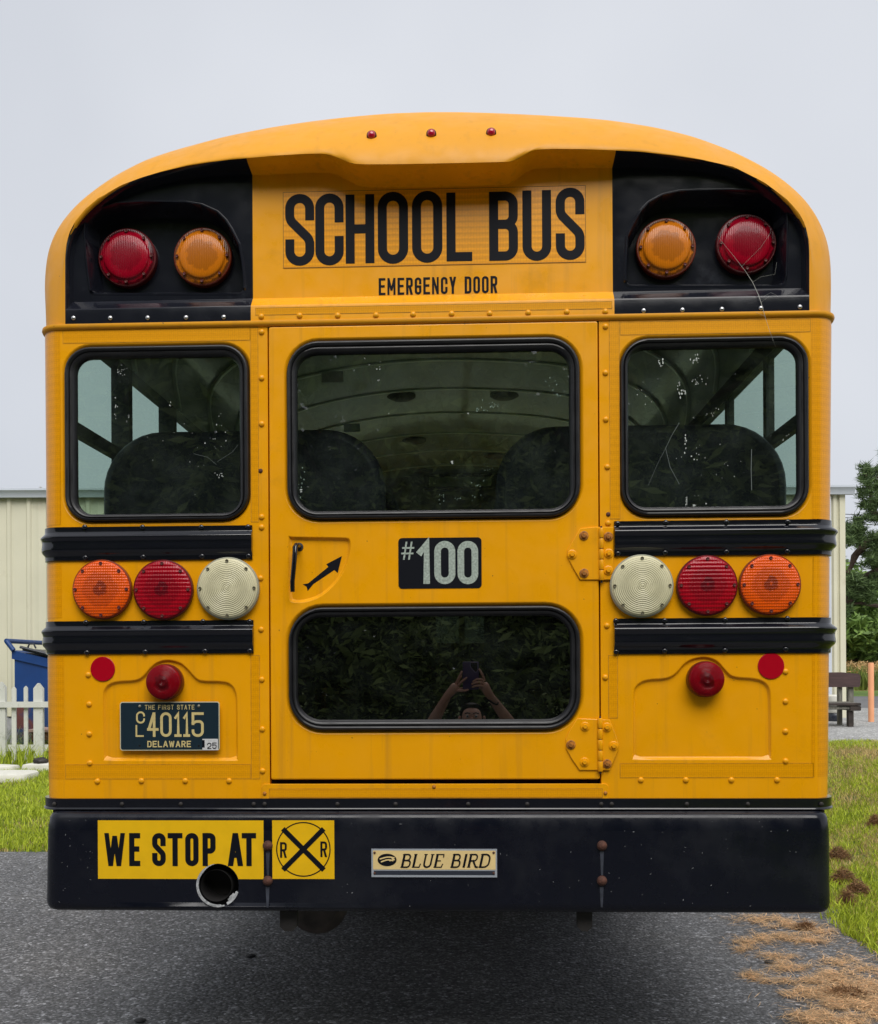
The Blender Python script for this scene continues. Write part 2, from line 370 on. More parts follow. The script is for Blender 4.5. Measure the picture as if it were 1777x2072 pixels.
# ------------------------------------------------------------------ stroke lettering
G = {
 'S': [([(1, .72), (1, 1), (0, 1), (0, .66), (1, .34), (1, 0), (0, 0), (0, .28)], .5, 0)],
 'C': [([(1, .68), (1, 1), (0, 1), (0, 0), (1, 0), (1, .32)], .5, 0)],
 'G': [([(1, .7), (1, 1), (0, 1), (0, 0), (1, 0), (1, .46)], .5, 0), ([(1, .46), (.55, .46)], 0, 0)],
 'H': [([(0, 0), (0, 1)], 0, 0), ([(1, 0), (1, 1)], 0, 0), ([(0, .5), (1, .5)], 0, 0)],
 'O': [([(0, 0), (0, 1), (1, 1), (1, 0)], .5, 1)], '0': [([(0, 0), (0, 1), (1, 1), (1, 0)], .5, 1)],
 'L': [([(0, 1), (0, 0), (1, 0)], 0, 0)],
 'B': [([(0, 0), (0, 1)], 0, 0), ([(0, 1), (1, 1), (1, .53), (0, .53)], .42, 0), ([(0, .53), (1, .53), (1, 0), (0, 0)], .42, 0)],
 'U': [([(0, 1), (0, 0), (1, 0), (1, 1)], .5, 0)],
 'E': [([(1, 1), (0, 1), (0, 0), (1, 0)], 0, 0), ([(0, .52), (.85, .52)], 0, 0)],
 'F': [([(1, 1), (0, 1), (0, 0)], 0, 0), ([(0, .52), (.85, .52)], 0, 0)],
 'M': [([(0, 0), (0, 1), (.5, .3), (1, 1), (1, 0)], 0, 0)],
 'N': [([(0, 0), (0, 1), (1, 0), (1, 1)], 0, 0)],
 'R': [([(0, 0), (0, 1)], 0, 0), ([(0, 1), (1, 1), (1, .48), (0, .48)], .42, 0), ([(.5, .48), (1, 0)], 0, 0)],
 'P': [([(0, 0), (0, 1)], 0, 0), ([(0, 1), (1, 1), (1, .45), (0, .45)], .42, 0)],
 'Y': [([(0, 1), (.5, .45), (1, 1)], 0, 0), ([(.5, .45), (.5, 0)], 0, 0)],
 'D': [([(0, 0), (0, 1), (1, 1), (1, 0)], .45, 2)],
 'W': [([(0, 1), (.25, 0), (.5, .9), (.75, 0), (1, 1)], 0, 0)],
 'T': [([(0, 1), (1, 1)], 0, 0), ([(.5, 1), (.5, 0)], 0, 0)],
 'A': [([(0, 0), (.5, 1), (1, 0)], 0, 0), ([(.2, .3), (.8, .3)], 0, 0)],
 'I': [([(.5, 0), (.5, 1)], 0, 0)],
 '1': [([(.15, .8), (.75, 1), (.75, 0)], 0, 0)],
 'l': [([(.1, .82), (.6, 1), (.6, 0)], 0, 0), ([(.1, 0), (1, 0)], 0, 0)],
 '2': [([(0, .72), (0, 1), (1, 1), (1, .5), (0, .1), (0, 0), (1, 0)], .42, 0)],
 '4': [([(.65, 0), (.65, 1), (0, .28), (1, .28)], 0, 0)],
 '5': [([(1, 1), (0, 1), (0, .54)], 0, 0), ([(0, .56), (.3, .64), (1, .64), (1, 0), (0, 0), (0, .22)], .45, 0)],
 '#': [([(.15, 0), (.4, 1)], 0, 0), ([(.6, 0), (.85, 1)], 0, 0), ([(0, .33), (.92, .33)], 0, 0), ([(.08, .67), (1, .67)], 0, 0)],
 '+': [([(0, .5), (1, .5)], 0, 0)],
}
def round_path(pts, rad, closed, first_sharp=False):
    n = len(pts); o = []
    if rad <= 0: return list(pts)
    for i in range(n):
        b = Vector(pts[i])
        if not closed and i in (0, n - 1): o.append(tuple(b)); continue
        a, c = Vector(pts[i - 1]), Vector(pts[(i + 1) % n])
        if first_sharp and i in (0, 1): o.append(tuple(b)); continue
        ea, ec = (a - b), (c - b); la, lc = ea.length, ec.length
        la_lim = la if (not closed and i == 1) else la / 2
        lc_lim = lc if (not closed and i == n - 2) else lc / 2
        ang = math.acos(max(-1, min(1, ea.normalized().dot(ec.normalized()))))
        d = min(rad / max(.2, math.tan(ang / 2)), la_lim, lc_lim)
        p0 = b + ea.normalized() * d; p3 = b + ec.normalized() * d
        k = 0.5523; p1 = p0 + (b - p0) * k; p2 = p3 + (b - p3) * k
        for j in range(9):
            t = j / 8; o.append(tuple(p0 * (1 - t) ** 3 + p1 * 3 * t * (1 - t) ** 2 + p2 * 3 * t * t * (1 - t) + p3 * t ** 3))
    q = [o[0]]
    for p in o[1:]:
        if (Vector(p) - Vector(q[-1])).length > 1e-6: q.append(p)
    if closed and (Vector(q[0]) - Vector(q[-1])).length < 1e-6: q.pop()
    return q
def ribbon(mb, pts, t, closed, y, xf, m=0, tz=None):
    n = len(pts)
    V = [Vector(p) for p in pts]
    if not closed:
        V[0] = V[0] + (V[0] - V[1]).normalized() * t / 2 if (V[0] - V[1]).length > 0 else V[0]
        V[-1] = V[-1] + (V[-1] - V[-2]).normalized() * t / 2
    Lp, Rp = [], []
    for i in range(n):
        a = V[i - 1] if (closed or i) else None; c = V[(i + 1) % n] if (closed or i < n - 1) else None
        e1 = (V[i] - a).normalized() if a is not None else (c - V[i]).normalized()
        e2 = (c - V[i]).normalized() if c is not None else e1
        n1 = Vector((-e1.y, e1.x)); n2 = Vector((-e2.y, e2.x)); mm = n1 + n2
        mm = mm * (2 / max(.55, mm.length_squared)) * (t / 2)
        Lp.append(xf(V[i] + mm, y)); Rp.append(xf(V[i] - mm, y))
    for i in range(n if closed else n - 1):
        j = (i + 1) % n; mb.face([Lp[i], Lp[j], Rp[j], Rp[i]], m)
def text(mb, s, boxes, t, y, m=0, shear=0.0, skew=0.0):
    # boxes: (x0, x1, z0, z1) per character; t stroke thickness
    for ch, (x0, x1, z0, z1) in zip(s, boxes):
        if ch == ' ': continue
        wd, hg = (x1 - x0) - t, (z1 - z0) - t
        for k, (pts, rf, cl) in enumerate(G[ch]):
            q = [(p[0] * wd, p[1] * hg) for p in pts]
            xf = lambda v, yy, x0=x0, z0=z0: (x0 + t / 2 + v.x + shear * (v.y), yy, z0 + t / 2 + v.y + skew * (x0 + v.x))
            if rf == 0 and any(abs(a_[0] - b_[0]) > 1e-3 and abs(a_[1] - b_[1]) > .2 * hg for a_, b_ in zip(q, q[1:])):
                for j_, (a_, b_) in enumerate(zip(q, q[1:])):     # diagonals: parallelograms with level ends
                    yj = y - k * 0.00012 - j_ * 0.00003
                    if abs(a_[1] - b_[1]) < 1e-6: ribbon(mb, [a_, b_], t, False, yj, xf, m); continue
                    lo_, hi_ = (a_, b_) if a_[1] < b_[1] else (b_, a_); dx_, dy_ = hi_[0] - lo_[0], hi_[1] - lo_[1]
                    hw = t / 2 * math.hypot(dx_, dy_) / dy_ * (.86 if ch in 'WMN' else 1); ex = 0 if ch in '4' and False else t / 2
                    mb.face([xf(Vector(p_), yj) for p_ in ((lo_[0] - hw, lo_[1] - ex), (lo_[0] + hw, lo_[1] - ex), (hi_[0] + hw, hi_[1] + ex), (hi_[0] - hw, hi_[1] + ex))], m)
                continue
            q = round_path(q, rf * wd, bool(cl), first_sharp=(cl == 2))
            ribbon(mb, q, t, bool(cl), y - k * 0.00012, xf, m)
def line_boxes(s, l, r, zt, zb, y, gap=0.25, wide={}, space=0.6):
    # lay a word out between two photograph columns
    ws = [wide.get(c, 1.0) if c != ' ' else space for c in s]
    tot = sum(ws) + gap * (len(s) - 1); x0, x1, z0, z1 = rect(l, zt, r, zb, y); u = (x1 - x0) / tot; x = x0; o = []
    for wi in ws: o.append((x, x + wi * u, z0, z1)); x += (wi + gap) * u
    return o

# ------------------------------------------------------------------ ground height
def sst(a, b, v): t = np.clip((v - a) / (b - a), 0, 1); return t * t * (3 - 2 * t)
def H(x, y):
    x = np.asarray(x, dtype=float); y = np.asarray(y, dtype=float)
    h = 0.52 * sst(2.2, 4.2, x) * sst(0.5, 9.5, y) + 0.13 * sst(-2.5, -4.0, x) * sst(4.0, 9.0, y)
    h = h + 0.52 * sst(-3, 3.5, x) * sst(13, 22, y) * (1 - sst(2.2, 4.2, x))
    return h
def Hs(x, y): return float(H(x, y))

def ground_mat(name, cols, scale, bumpd=0.004, rough=0.9, stones=None):
    m, n, l, b = nodes(name); b.inputs['Roughness'].default_value = rough; b.inputs['Specular IOR Level'].default_value = 0.3
    t = n.new('ShaderNodeTexCoord')
    a = n.new('ShaderNodeTexNoise'); a.inputs['Scale'].default_value = scale; a.inputs['Detail'].default_value = 9; a.inputs['Roughness'].default_value = 0.62
    l.new(t.outputs['Object'], a.inputs['Vector'])
    cr = n.new('ShaderNodeValToRGB'); e = cr.color_ramp.elements; e[0].position = 0.3; e[0].color = (*cols[0], 1); e[1].position = 0.7; e[1].color = (*cols[-1], 1)
    for i, c in enumerate(cols[1:-1]): q = e.new(0.3 + 0.4 * (i + 1) / (len(cols) - 1)); q.color = (*c, 1)
    l.new(a.outputs['Fac'], cr.inputs[0]); cs = cr.outputs[0]; hs = a.outputs['Fac']
    if stones:
        for sc_, amt in stones:
            v = n.new('ShaderNodeTexVoronoi'); v.inputs['Scale'].default_value = sc_; l.new(t.outputs['Object'], v.inputs['Vector'])
            sp = n.new('ShaderNodeSeparateColor'); l.new(v.outputs['Color'], sp.inputs[0])
            c2 = n.new('ShaderNodeValToRGB'); q = c2.color_ramp.elements
            q[0].position = 0.0; q[0].color = (1 - amt * .75,) * 3 + (1,); q[1].position = 1.0; q[1].color = (1 + amt * 3.6, 1 + amt * 3.6, 1 + amt * 3.7, 1)
            z = q.new(0.55); z.color = (1, 1, 1, 1); z = q.new(0.86); z.color = (1 + amt * .9,) * 3 + (1,)
            l.new(sp.outputs[0], c2.inputs[0])
            mu = n.new('ShaderNodeMix'); mu.data_type = 'RGBA'; mu.blend_type = 'MULTIPLY'; mu.inputs[0].default_value = 1
            l.new(cs, mu.inputs[6]); l.new(c2.outputs[0], mu.inputs[7]); cs = mu.outputs[2]; hs = v.outputs['Distance']
    l.new(cs, b.inputs['Base Color'])
    bp = n.new('ShaderNodeBump'); bp.inputs['Strength'].default_value = 0.8; bp.inputs['Distance'].default_value = bumpd; bp.invert = bool(stones)
    l.new(hs, bp.inputs['Height']); l.new(bp.outputs[0], b.inputs['Normal'])
    return m
M['asphalt'] = ground_mat('old_asphalt', [(0.092, 0.094, 0.099), (0.118, 0.12, 0.125), (0.145, 0.145, 0.146)], 1.3, 0.006, 0.85, stones=[(115, 0.45), (58, 0.28)])
M['gravel'] = ground_mat('pale_gravel', [(0.22, 0.22, 0.22), (0.28, 0.28, 0.275), (0.33, 0.33, 0.32)], 1.2, 0.01, 0.9, stones=[(70, 0.25), (30, 0.15)])
M['soil'] = ground_mat('grassy_soil', [(0.05, 0.07, 0.016), (0.08, 0.115, 0.025), (0.15, 0.14, 0.06)], 3.0, 0.02, 1.0)
M['road'] = ground_mat('far_road', [(0.12, 0.12, 0.125), (0.15, 0.15, 0.155), (0.17, 0.17, 0.17)], 1.0, 0.004)
M['verge'] = ground_mat('mown_verge', [(0.08, 0.14, 0.025), (0.11, 0.18, 0.03), (0.14, 0.21, 0.05)], 4.0, 0.02)
M['fieldsoil'] = ground_mat('field_soil', [(0.2, 0.15, 0.07), (0.25, 0.19, 0.09), (0.28, 0.22, 0.1)], 2.0, 0.02)

def sheet(name, x0, x1, y0, y1, nx, ny, dz, m, outline=None):
    xs = np.linspace(x0, x1, nx); ys = np.linspace(y0, y1, ny); X, Y = np.meshgrid(xs, ys)
    if outline is not None: X = X + outline(X, Y)
    Z = H(X, Y) + dz
    V = np.stack([X.ravel(), Y.ravel(), Z.ravel()], 1)
    i = np.arange(nx * ny).reshape(ny, nx); a, b, c, d = i[:-1, :-1].ravel(), i[:-1, 1:].ravel(), i[1:, 1:].ravel(), i[1:, :-1].ravel()
    F = np.concatenate([np.stack([a, b, c], 1), np.stack([a, c, d], 1)])
    o = fast(name, V, F, m); tag(o, kind='structure'); return o
# a single ground sheet, finer near the bus, that reaches the horizon
gx = np.concatenate([np.linspace(-400, -20, 12)[:-1], np.linspace(-20, 20, 81), np.linspace(20, 400, 12)[1:]])
gy = np.concatenate([np.linspace(-300, -12, 8)[:-1], np.linspace(-12, 40, 105), np.linspace(40, 600, 12)[1:]])
X, Y = np.meshgrid(gx, gy); V = np.stack([X.ravel(), Y.ravel(), H(X, Y).ravel()], 1)
i = np.arange(X.size).reshape(X.shape); a, b, c, d = i[:-1, :-1].ravel(), i[:-1, 1:].ravel(), i[1:, 1:].ravel(), i[1:, :-1].ravel()
tag(fast('ground', V, np.concatenate([np.stack([a, b, c], 1), np.stack([a, c, d], 1)]), M['soil']), kind='structure')
def wob(X, Y):                                    # ragged right-hand edge of the driveway
    e = np.clip((X + 0.3) / 2.3, 0, 1) ** 4
    return e * (0.05 * np.sin(Y * 3.1) + 0.035 * np.sin(Y * 8.3 + 1) + 0.02 * np.sin(Y * 19))
tag(sheet('driveway', -2.4, 2.0, -7.0, 9.5, 45, 220, 0.006, M['asphalt'], wob), kind='structure')
tag(sheet('driveway_apron', -12.0, -2.4, -7.0, 4.0, 40, 60, 0.006, M['asphalt']), kind='structure')
sheet('gravel_lot', 2.9, 30.0, 7.6, 15.4, 60, 40, 0.010, M['gravel'])
sheet('road', -60.0, 90.0, 15.4, 22.0, 120, 12, 0.010, M['road'])
sheet('verge', -60.0, 90.0, 22.0, 27.0, 120, 8, 0.014, M['verge'])
sheet('crop_field', -60.0, 160.0, 27.0, 72.0, 60, 20, 0.012, M['fieldsoil'])

# ================================================================== THE BUS
RC = 0.07                                          # radius of the rear vertical corners
LEN = 5.5                                          # length of the passenger body
def lerp_edge(a, b): return lambda z: a.x + (b.x - a.x) * (z - a.z) / (b.z - a.z)
eL = lerp_edge(P(95.5, 660, RC), P(103.5, 1600, RC)); eR = lerp_edge(P(1679.5, 640, RC), P(1672, 1600, RC))
BX = (eL(1.5) + eR(1.5)) / 2
bus = thing('school_bus', (BX, 3.0, 0), 'yellow school bus with black bands and lamps, seen square from behind', 'school bus')
def side_edge(s, z): return eL(z) if s < 0 else eR(z)
def wrap(mb, s, xin, prof, r=RC, ylen=None, m=0, edge=None, y0=0.0, n=8, smooth=True):
    """sweep a (z, outward) profile along the rear face from xin, round the corner and along the side"""
    ed = edge or side_edge; loops = []
    for k in range(n + 3):
        lp = []
        for z, o in prof:
            e = ed(s, z)
            if k == 0: q = (xin, y0 - o, z)
            elif k <= n + 1:
                a = R(90) * (k - 1) / n; q = (e - s * r + s * (r + o) * math.sin(a), y0 + r - (r + o) * math.cos(a), z)
            else: q = (e + s * o, ylen, z)
            lp.append(q)
        loops.append(lp)
    mb.loft(loops, False, m, smooth)

z_seam_l, z_seam_r = P(300, 656, 0).z, P(1450, 636, 0).z
ZS = (z_seam_l + z_seam_r) / 2                     # seam under the rear cap
ZB = P(888, 1615.5, 0).z                           # bottom of the yellow body
DX0, DX1 = P(543.5, 1100, 0).x, P(1214.5, 1100, 0).x        # door opening
DZ1, DZ0 = P(880, 652.5, 0).z, P(880, 1580.5, 0).z
WIN_L = (rect(132, 700, 504, 1054), rect(153, 722, 484, 1038.5), 0.082, 0.050)
WIN_R = (rect(1255.5, 683, 1636, 1043.5), rect(1272.5, 702.6, 1615, 1024), 0.086, 0.052)
WIN_U = (rect(581.5, 687, 1173.8, 1049.5), rect(601, 712, 1152.8, 1031.5), 0.100, 0.062)
WIN_D = (rect(585, 1226.8, 1174.6, 1477.5), rect(602, 1247, 1154, 1456), 0.108, 0.075)

def lerp_rr(win, t, n=8):
    a, b, ra, rb = win; q = [a[i] + (b[i] - a[i]) * t for i in range(4)]
    return rrect(*q, ra + (rb - ra) * t, n)
def window(win, parent, yb, gm='glass', glass_y=0.012):
    mb = MB(); prof = [(-.02, .012), (0.02, -.004), (.12, -.011), (.3, -.012), (.42, -.006), (.5, -.002), (.58, -.007), (.75, -.006), (.9, .001), (1.0, .010), (1.02, .02)]
    mb.loft([lift(lerp_rr(win, t), yb + y) for t, y in prof], True, 0)
    g = mb.build('window_gasket', M['rubber'], parent, angle=70)
    mb = MB(); mb.loft([lift(lerp_rr(win, t), yb + y) for t, y in [(.44, -.0068), (.5, -.0045), (.56, -.0078)]], True, 0)
    bd = mb
    mb = MB(); mb.face(lift(lerp_rr(win, 1.0), yb + glass_y))
    mb.build('window_glass', M[gm], parent)
    return bd
def hole_lip(win, e=0.011): a = win[0]; return (a[0] - e, a[1] + e, a[2] - e, a[3] + e), win[2] + e
def hole_rings(mb, win, y0=0.0, m=0, e=0.011):
    rc, r = hole_lip(win, e); pr = [(0, 0), (.002, .0006), (.005, .003), (.009, .008), (.012, .014)]
    mb.loft([lift(rr_in(rc, i, r), y0 + y) for i, y in pr], True, m)
    return lift(rr_in(rc, 0, r), y0)

# --- embossed, slightly recessed panels beside the door
EMB_L = [(209, 1540), (207, 1470), (206, 1405), (211, 1391), (222, 1381), (240, 1376.5), (272, 1375.5), (287, 1369.7), (303, 1349), (319, 1337), (340, 1332.5), (366, 1338.5), (382, 1353), (397, 1371), (409, 1376.7), (454, 1376.5), (471, 1384), (480, 1400), (482, 1420), (483, 1540)]
EMB_R = [(1279, 1538), (1279.5, 1470), (1279.5, 1400), (1286, 1385), (1306, 1373), (1347, 1371.5), (1365, 1363.5), (1384, 1339.5), (1405, 1329.5), (1429, 1326.5), (1453, 1334.5), (1470, 1355.5), (1483, 1368.5), (1526, 1370.5), (1548, 1377), (1560, 1392), (1562, 1420), (1562.5, 1538)]
def rear_panel(s, win, emb, xdoor, name):
    mb = MB(); e1, e0 = side_edge(s, ZS) - s * RC, side_edge(s, ZB) - s * RC
    outer = [(e0, 0, ZB), (xdoor, 0, ZB), (xdoor, 0, ZS), (e1, 0, ZS)]
    ep = [PX(*p) for p in emb]
    cor = [i for i in range(len(ep))]
    e = smooth_poly(ep[:1] * 3 + ep[1:-1] + ep[-1:] * 3, 2)
    rings = [(0, 0), (.0025, .0008), (.007, .0075), (.0095, .009)]
    hole = lift(e, 0)
    h1 = hole_rings(mb, win)
    mb.loft([lift(offset(e, i), y) for i, y in rings], True, 0)
    mb.fill([lift(offset(e, .0095), .009)], 0)
    mb.fill([outer, h1, hole], 0)
    # turned-in edge beside the door
    mb.face([(xdoor, 0, ZB), (xdoor, 0, ZS), (xdoor, .04, ZS), (xdoor, .04, ZB)])
    # rounded corner
    wrap(mb, s, e1, [(ZB, 0), (ZB + .3, 0), (1.35, 0), (1.7, 0), (ZS, 0)], ylen=.10)
    return mb.build(name, M['yellow'], bus, angle=35)
rear_panel(-1, WIN_L, EMB_L, DX0, 'rear_panel'); rear_panel(1, WIN_R, EMB_R, DX1, 'rear_panel')
window(WIN_L, bus, 0.0); window(WIN_R, bus, 0.0)

# --- the emergency door
door = link('emergency_door', None, bus, ((DX0 + DX1) / 2, 0, DZ0))
g = 0.0045; YD = -0.004
d0, d1, c0, c1 = DX0 + g, DX1 - g, DZ0 + g * 1.2, DZ1 - g * 1.3
mb = MB()
rc = (d0, d1, c0, c1)
o_out = rrect(*rc, 0.006, 3)
mb.loft([lift(o_out, 0.03), lift(o_out, YD + .004), lift(rr_in(rc, .0012, .006)[::1] if False else rrect(d0 + .0012, d1 - .0012, c0 + .0012, c1 - .0012, .005, 3), YD + .0012), lift(rrect(d0 + .004, d1 - .004, c0 + .004, c1 - .004, .004, 3), YD)], True, 0)
face_out = lift(rrect(d0 + .004, d1 - .004, c0 + .004, c1 - .004, .004, 3), YD)
hu = hole_rings(mb, WIN_U, YD); hd = hole_rings(mb, WIN_D, YD, e=.012)
HREC = [(583, 1088), (584, 1083), (589, 1085.5), (645, 1086), (700, 1087), (708, 1089), (711.5, 1098), (710, 1120), (703, 1145), (690, 1170), (671, 1192), (648, 1210), (622, 1219), (600, 1221), (588, 1218.5), (583.5, 1210), (583, 1150)]
hr = smooth_poly([PX(*p) for p in HREC], 1)
for i, y in [(0, 0)]: pass
mb.loft([lift(offset(hr, i), YD + y) for i, y in [(0, 0), (.002, .0006), (.007, .008), (.011, .011)]], True, 0)
mb.fill([lift(offset(hr, .011), YD + .011)], 0)
mb.fill([face_out, hu, hd, lift(hr, YD)], 0)
mb.build('door_skin', M['yellow'], door, angle=35)
window(WIN_U, door, YD); window(WIN_D, door, YD, 'low_glass')
mb = MB(); mb.box(DX0 - .03, DX1 + .03, .034, .04, DZ0 - .03, DZ0 + .05); mb.box(DX0 - .03, DX0 + .05, .034, .04, DZ0, DZ1); mb.box(DX1 - .05, DX1 + .03, .034, .04, DZ0, DZ1); mb.box(DX0 - .03, DX1 + .03, .034, .04, DZ1 - .05, DZ1 + .004)
mb.build('door_seal', M['gap'], bus)
# inner side of the door (hides the void between the windows)
mb = MB(); za, zb = WIN_D[0][3] - .02, WIN_U[0][2] + .02
mb.box(d0 + .03, d1 - .03, .032, .05, za, zb); mb.box(d0 + .03, d1 - .03, .032, .05, c0 + .02, WIN_D[0][2] + .01)
mb.build('door_lining', M['post'], door)
# handle
mb = MB(); a = P(603, 1106, YD); b2 = P(596, 1199, YD)
mb.tube([(a.x + .002, YD + .012, a.z), (a.x, YD - .03, a.z), (a.x - .002, YD - .036, a.z - .006), ((a.x * .7 + b2.x * .3), YD - .040, a.z * .7 + b2.z * .3), (b2.x, YD - .034, b2.z + .03), (b2.x, YD - .03, b2.z)], [.0085, .0085, .0085, .0078, .0075, .007], 10)
mb.build('handle', M['black'], door)
mb = MB(); mb.lathe([(.0135, 0), (.0135, -.003), (.009, -.005)], (a.x + .002, YD + .012, a.z), 16); mb.build('handle_washer', M['frame'], door)
mb = MB()
ar = [(612, 1182), (623, 1180), (664, 1146.5), (660, 1141), (691.5, 1124.5), (683, 1159), (676, 1153), (634, 1181), (622, 1195.5), (620, 1187)]
mb.fill([[(x, YD + .0104, z) for x, z in [PX(*p) for p in ar]]]); mb.build('arrow_decal', M['print'], door)
# fleet number plate
mb = MB(); pr = rect(806.4, 1088, 974.7, 1190.5, YD)
mb.loft([lift(rrect(*pr, .012, 6), YD), lift(rrect(*pr, .012, 6), YD - .0015)], True, 0, False); mb.face(lift(rrect(*pr, .012, 6), YD - .0015))
np_ = mb.build('number_plate', M['print'], door)
M['silver'] = mat('silver_reflective_film', (0.36, 0.42, 0.37), 0.4, var=0.35, vscale=160)
mb = MB(); y = YD - .0022
def bx(l, t, r, b, y): return rect(l, t, r, b, y)
text(mb, '100', [bx(842, 1095, 875, 1181.5, y), bx(879, 1094.5, 921.5, 1182, y), bx(926, 1094.5, 967.8, 1182, y)], .0205, y)
text(mb, '#', [bx(812, 1096, 838.5, 1132.5, y)], .0052, y)
mb.build('lettering', M['silver'], door)

# --- hinges
def hinge(leaf, kx0, kx1, kz0, kz1, bolts, rusty, name='hinge'):
    h = link(name, None, bus, (P((kx0 + kx1) / 2, 0, 0).x, 0, P(0, kz1, 0).z))
    mb = MB(); L0 = [PX(*p) for p in leaf]
    mb.loft([lift(L0, YD - .0002), lift(L0, YD - .0038), lift(offset(L0, .0015), YD - .005)], True, 0, False); mb.fill([lift(offset(L0, .0015), YD - .005)])
    mb.build('hinge_leaf', M['yellow'], h)
    x = P((kx0 + kx1) / 2, (kz0 + kz1) / 2, -.012).x; rr = abs(P(kx1, 0, 0).x - P(kx0, 0, 0).x) / 2
    z1, z0 = P(kx0, kz0, -.012).z, P(kx0, kz1, -.012).z; kh = (z1 - z0) / 5
    for k in range(5):
        mb = MB(); mb.lathe([(rr * .9, 0), (rr, .0015), (rr, kh - .0035), (rr * .9, kh - .002)], (x, -.010, z0 + k * kh), 14, axis='Z'); mb.build('knuckle', M['yellow'], h)
    mb = MB(); mb.lathe([(.003, -.008), (.003, 5 * kh + .004)], (x, -.010, z0), 8, axis='Z'); mb.build('hinge_pin', M['frame'], h)
    for i, (bx_, by_) in enumerate(bolts):
        p = P(bx_, by_, -.009); m_ = M['hbolt'] if i in rusty else M['yellow']
        mb = MB(); mb.lathe([(.0145, 0), (.0145, -.002), (.012, -.003)], (0, 0, 0), 16, smooth=False); mb.lathe([(.0082, -.003), (.0082, -.0085), (.0065, -.0105), (.003, -.0105)], (0, 0, 0), 6, smooth=False)
        mb.build('hinge_bolt', m_, h, (p.x, YD - .005, p.z))
M['hbolt'] = mat('rusty_yellow_bolt', (0.38, 0.14, 0.015), 0.6, var=0.5, vscale=120)
hinge([(1173.4, 1070), (1162, 1090), (1148, 1114), (1148, 1127), (1160, 1151), (1173.4, 1173.6), (1240, 1173.6), (1241, 1066.8), (1205, 1067)], 1212, 1222.5, 1067, 1174, [(1181.6, 1084), (1157.7, 1122), (1182, 1160), (1231, 1086), (1232, 1120), (1231, 1154)], (0, 2, 3))
hinge([(1167.5, 1453.5), (1154, 1475), (1145, 1494), (1145, 1513.6), (1157, 1536), (1172.4, 1558), (1233, 1558), (1251, 1515), (1251, 1503), (1243, 1480), (1233, 1456)], 1209.5, 1220.5, 1452, 1561, [(1184, 1470), (1155.4, 1507), (1183, 1542), (1228, 1471.5), (1242, 1509), (1228.5, 1545.4)], (1, 5))

# --- threshold plate below the door
mb = MB(); t = rect(530, 1586, 1231.5, 1615, -.003)
mb.loft([lift(rrect(t[0], t[1], t[2] - .03, t[3], .012, 6), 0), lift(rrect(t[0], t[1], t[2] - .03, t[3], .012, 6), -.003), lift(rrect(t[0] + .001, t[1] - .001, t[2] - .03, t[3] - .001, .011, 6), -.004)], True, 0, False)
mb.face(lift(rrect(t[0] + .001, t[1] - .001, t[2] - .03, t[3] - .001, .011, 6), -.004)); mb.build('door_sill', M['yellow'], bus)
mb = MB(); mb.box(DX0 - .03, DX1 + .03, .003, .033, ZB - .03, DZ0 - .012); mb.build('sill_beam', M['yellow'], bus)

# --- reflective tapes
def tape_strip(l, t, r, b, y=-.0006, m='tape'):
    x0, x1, z0, z1 = rect(l, t, r, b, y); mb = MB(); mb.loft([lift([(x0, z0), (x1, z0), (x1, z1), (x0, z1)], y + .0006), lift([(x0, z0), (x1, z0), (x1, z1), (x0, z1)], y)], True, 0, False)
    mb.face([(x0, y, z0), (x1, y, z0), (x1, y, z1), (x0, y, z1)]); tp = mb.build('reflective_tape', M[m], bus)
    mb = MB(); ribbon(mb, [(x0, z0), (x1, z0), (x1, z1), (x0, z1)], .0012, True, y - .0002, lambda v, yy: (v.x, yy, v.y)); mb.build('tape_edge', M['grime'], tp)
tape_strip(127.5, 664.5, 506.5, 691.5); tape_strip(507.5, 662.5, 523, 1056)
tape_strip(1255, 648.5, 1640, 674.5); tape_strip(1234, 648, 1254, 1050)
tape_strip(133, 1547, 507.5, 1576); tape_strip(508.3, 1326, 525.5, 1576)
tape_strip(1255, 1544.5, 1646, 1573.5); tape_strip(1231.6, 1326, 1249.6, 1453)
tape_strip(545, 1596, 1219, 1613.8, -.0046)
def corner_tape(s, z0, z1, px):
    mb = MB(); e = side_edge(s, (z0 + z1) / 2); xin = P(px, 1300, 0).x
    wrap(mb, s, xin, [(z0, .0008), (z1, .0008)], ylen=.075, edge=lambda s_, z: side_edge(s_, z)); mb.build('corner_tape', M['tape2'], bus)
Z = lambda px, py, y=0: P(px, py, y).z
corner_tape(-1, Z(110, 1062), Z(110, 664), 124.5); corner_tape(1, Z(1660, 1050), Z(1660, 645), 1645)
corner_tape(-1, Z(110, 1250), Z(110, 1141), 125); corner_tape(1, Z(1660, 1246), Z(1660, 1126), 1646)
corner_tape(-1, Z(110, 1576), Z(110, 1329), 129); corner_tape(1, Z(1660, 1571), Z(1660, 1322), 1648)

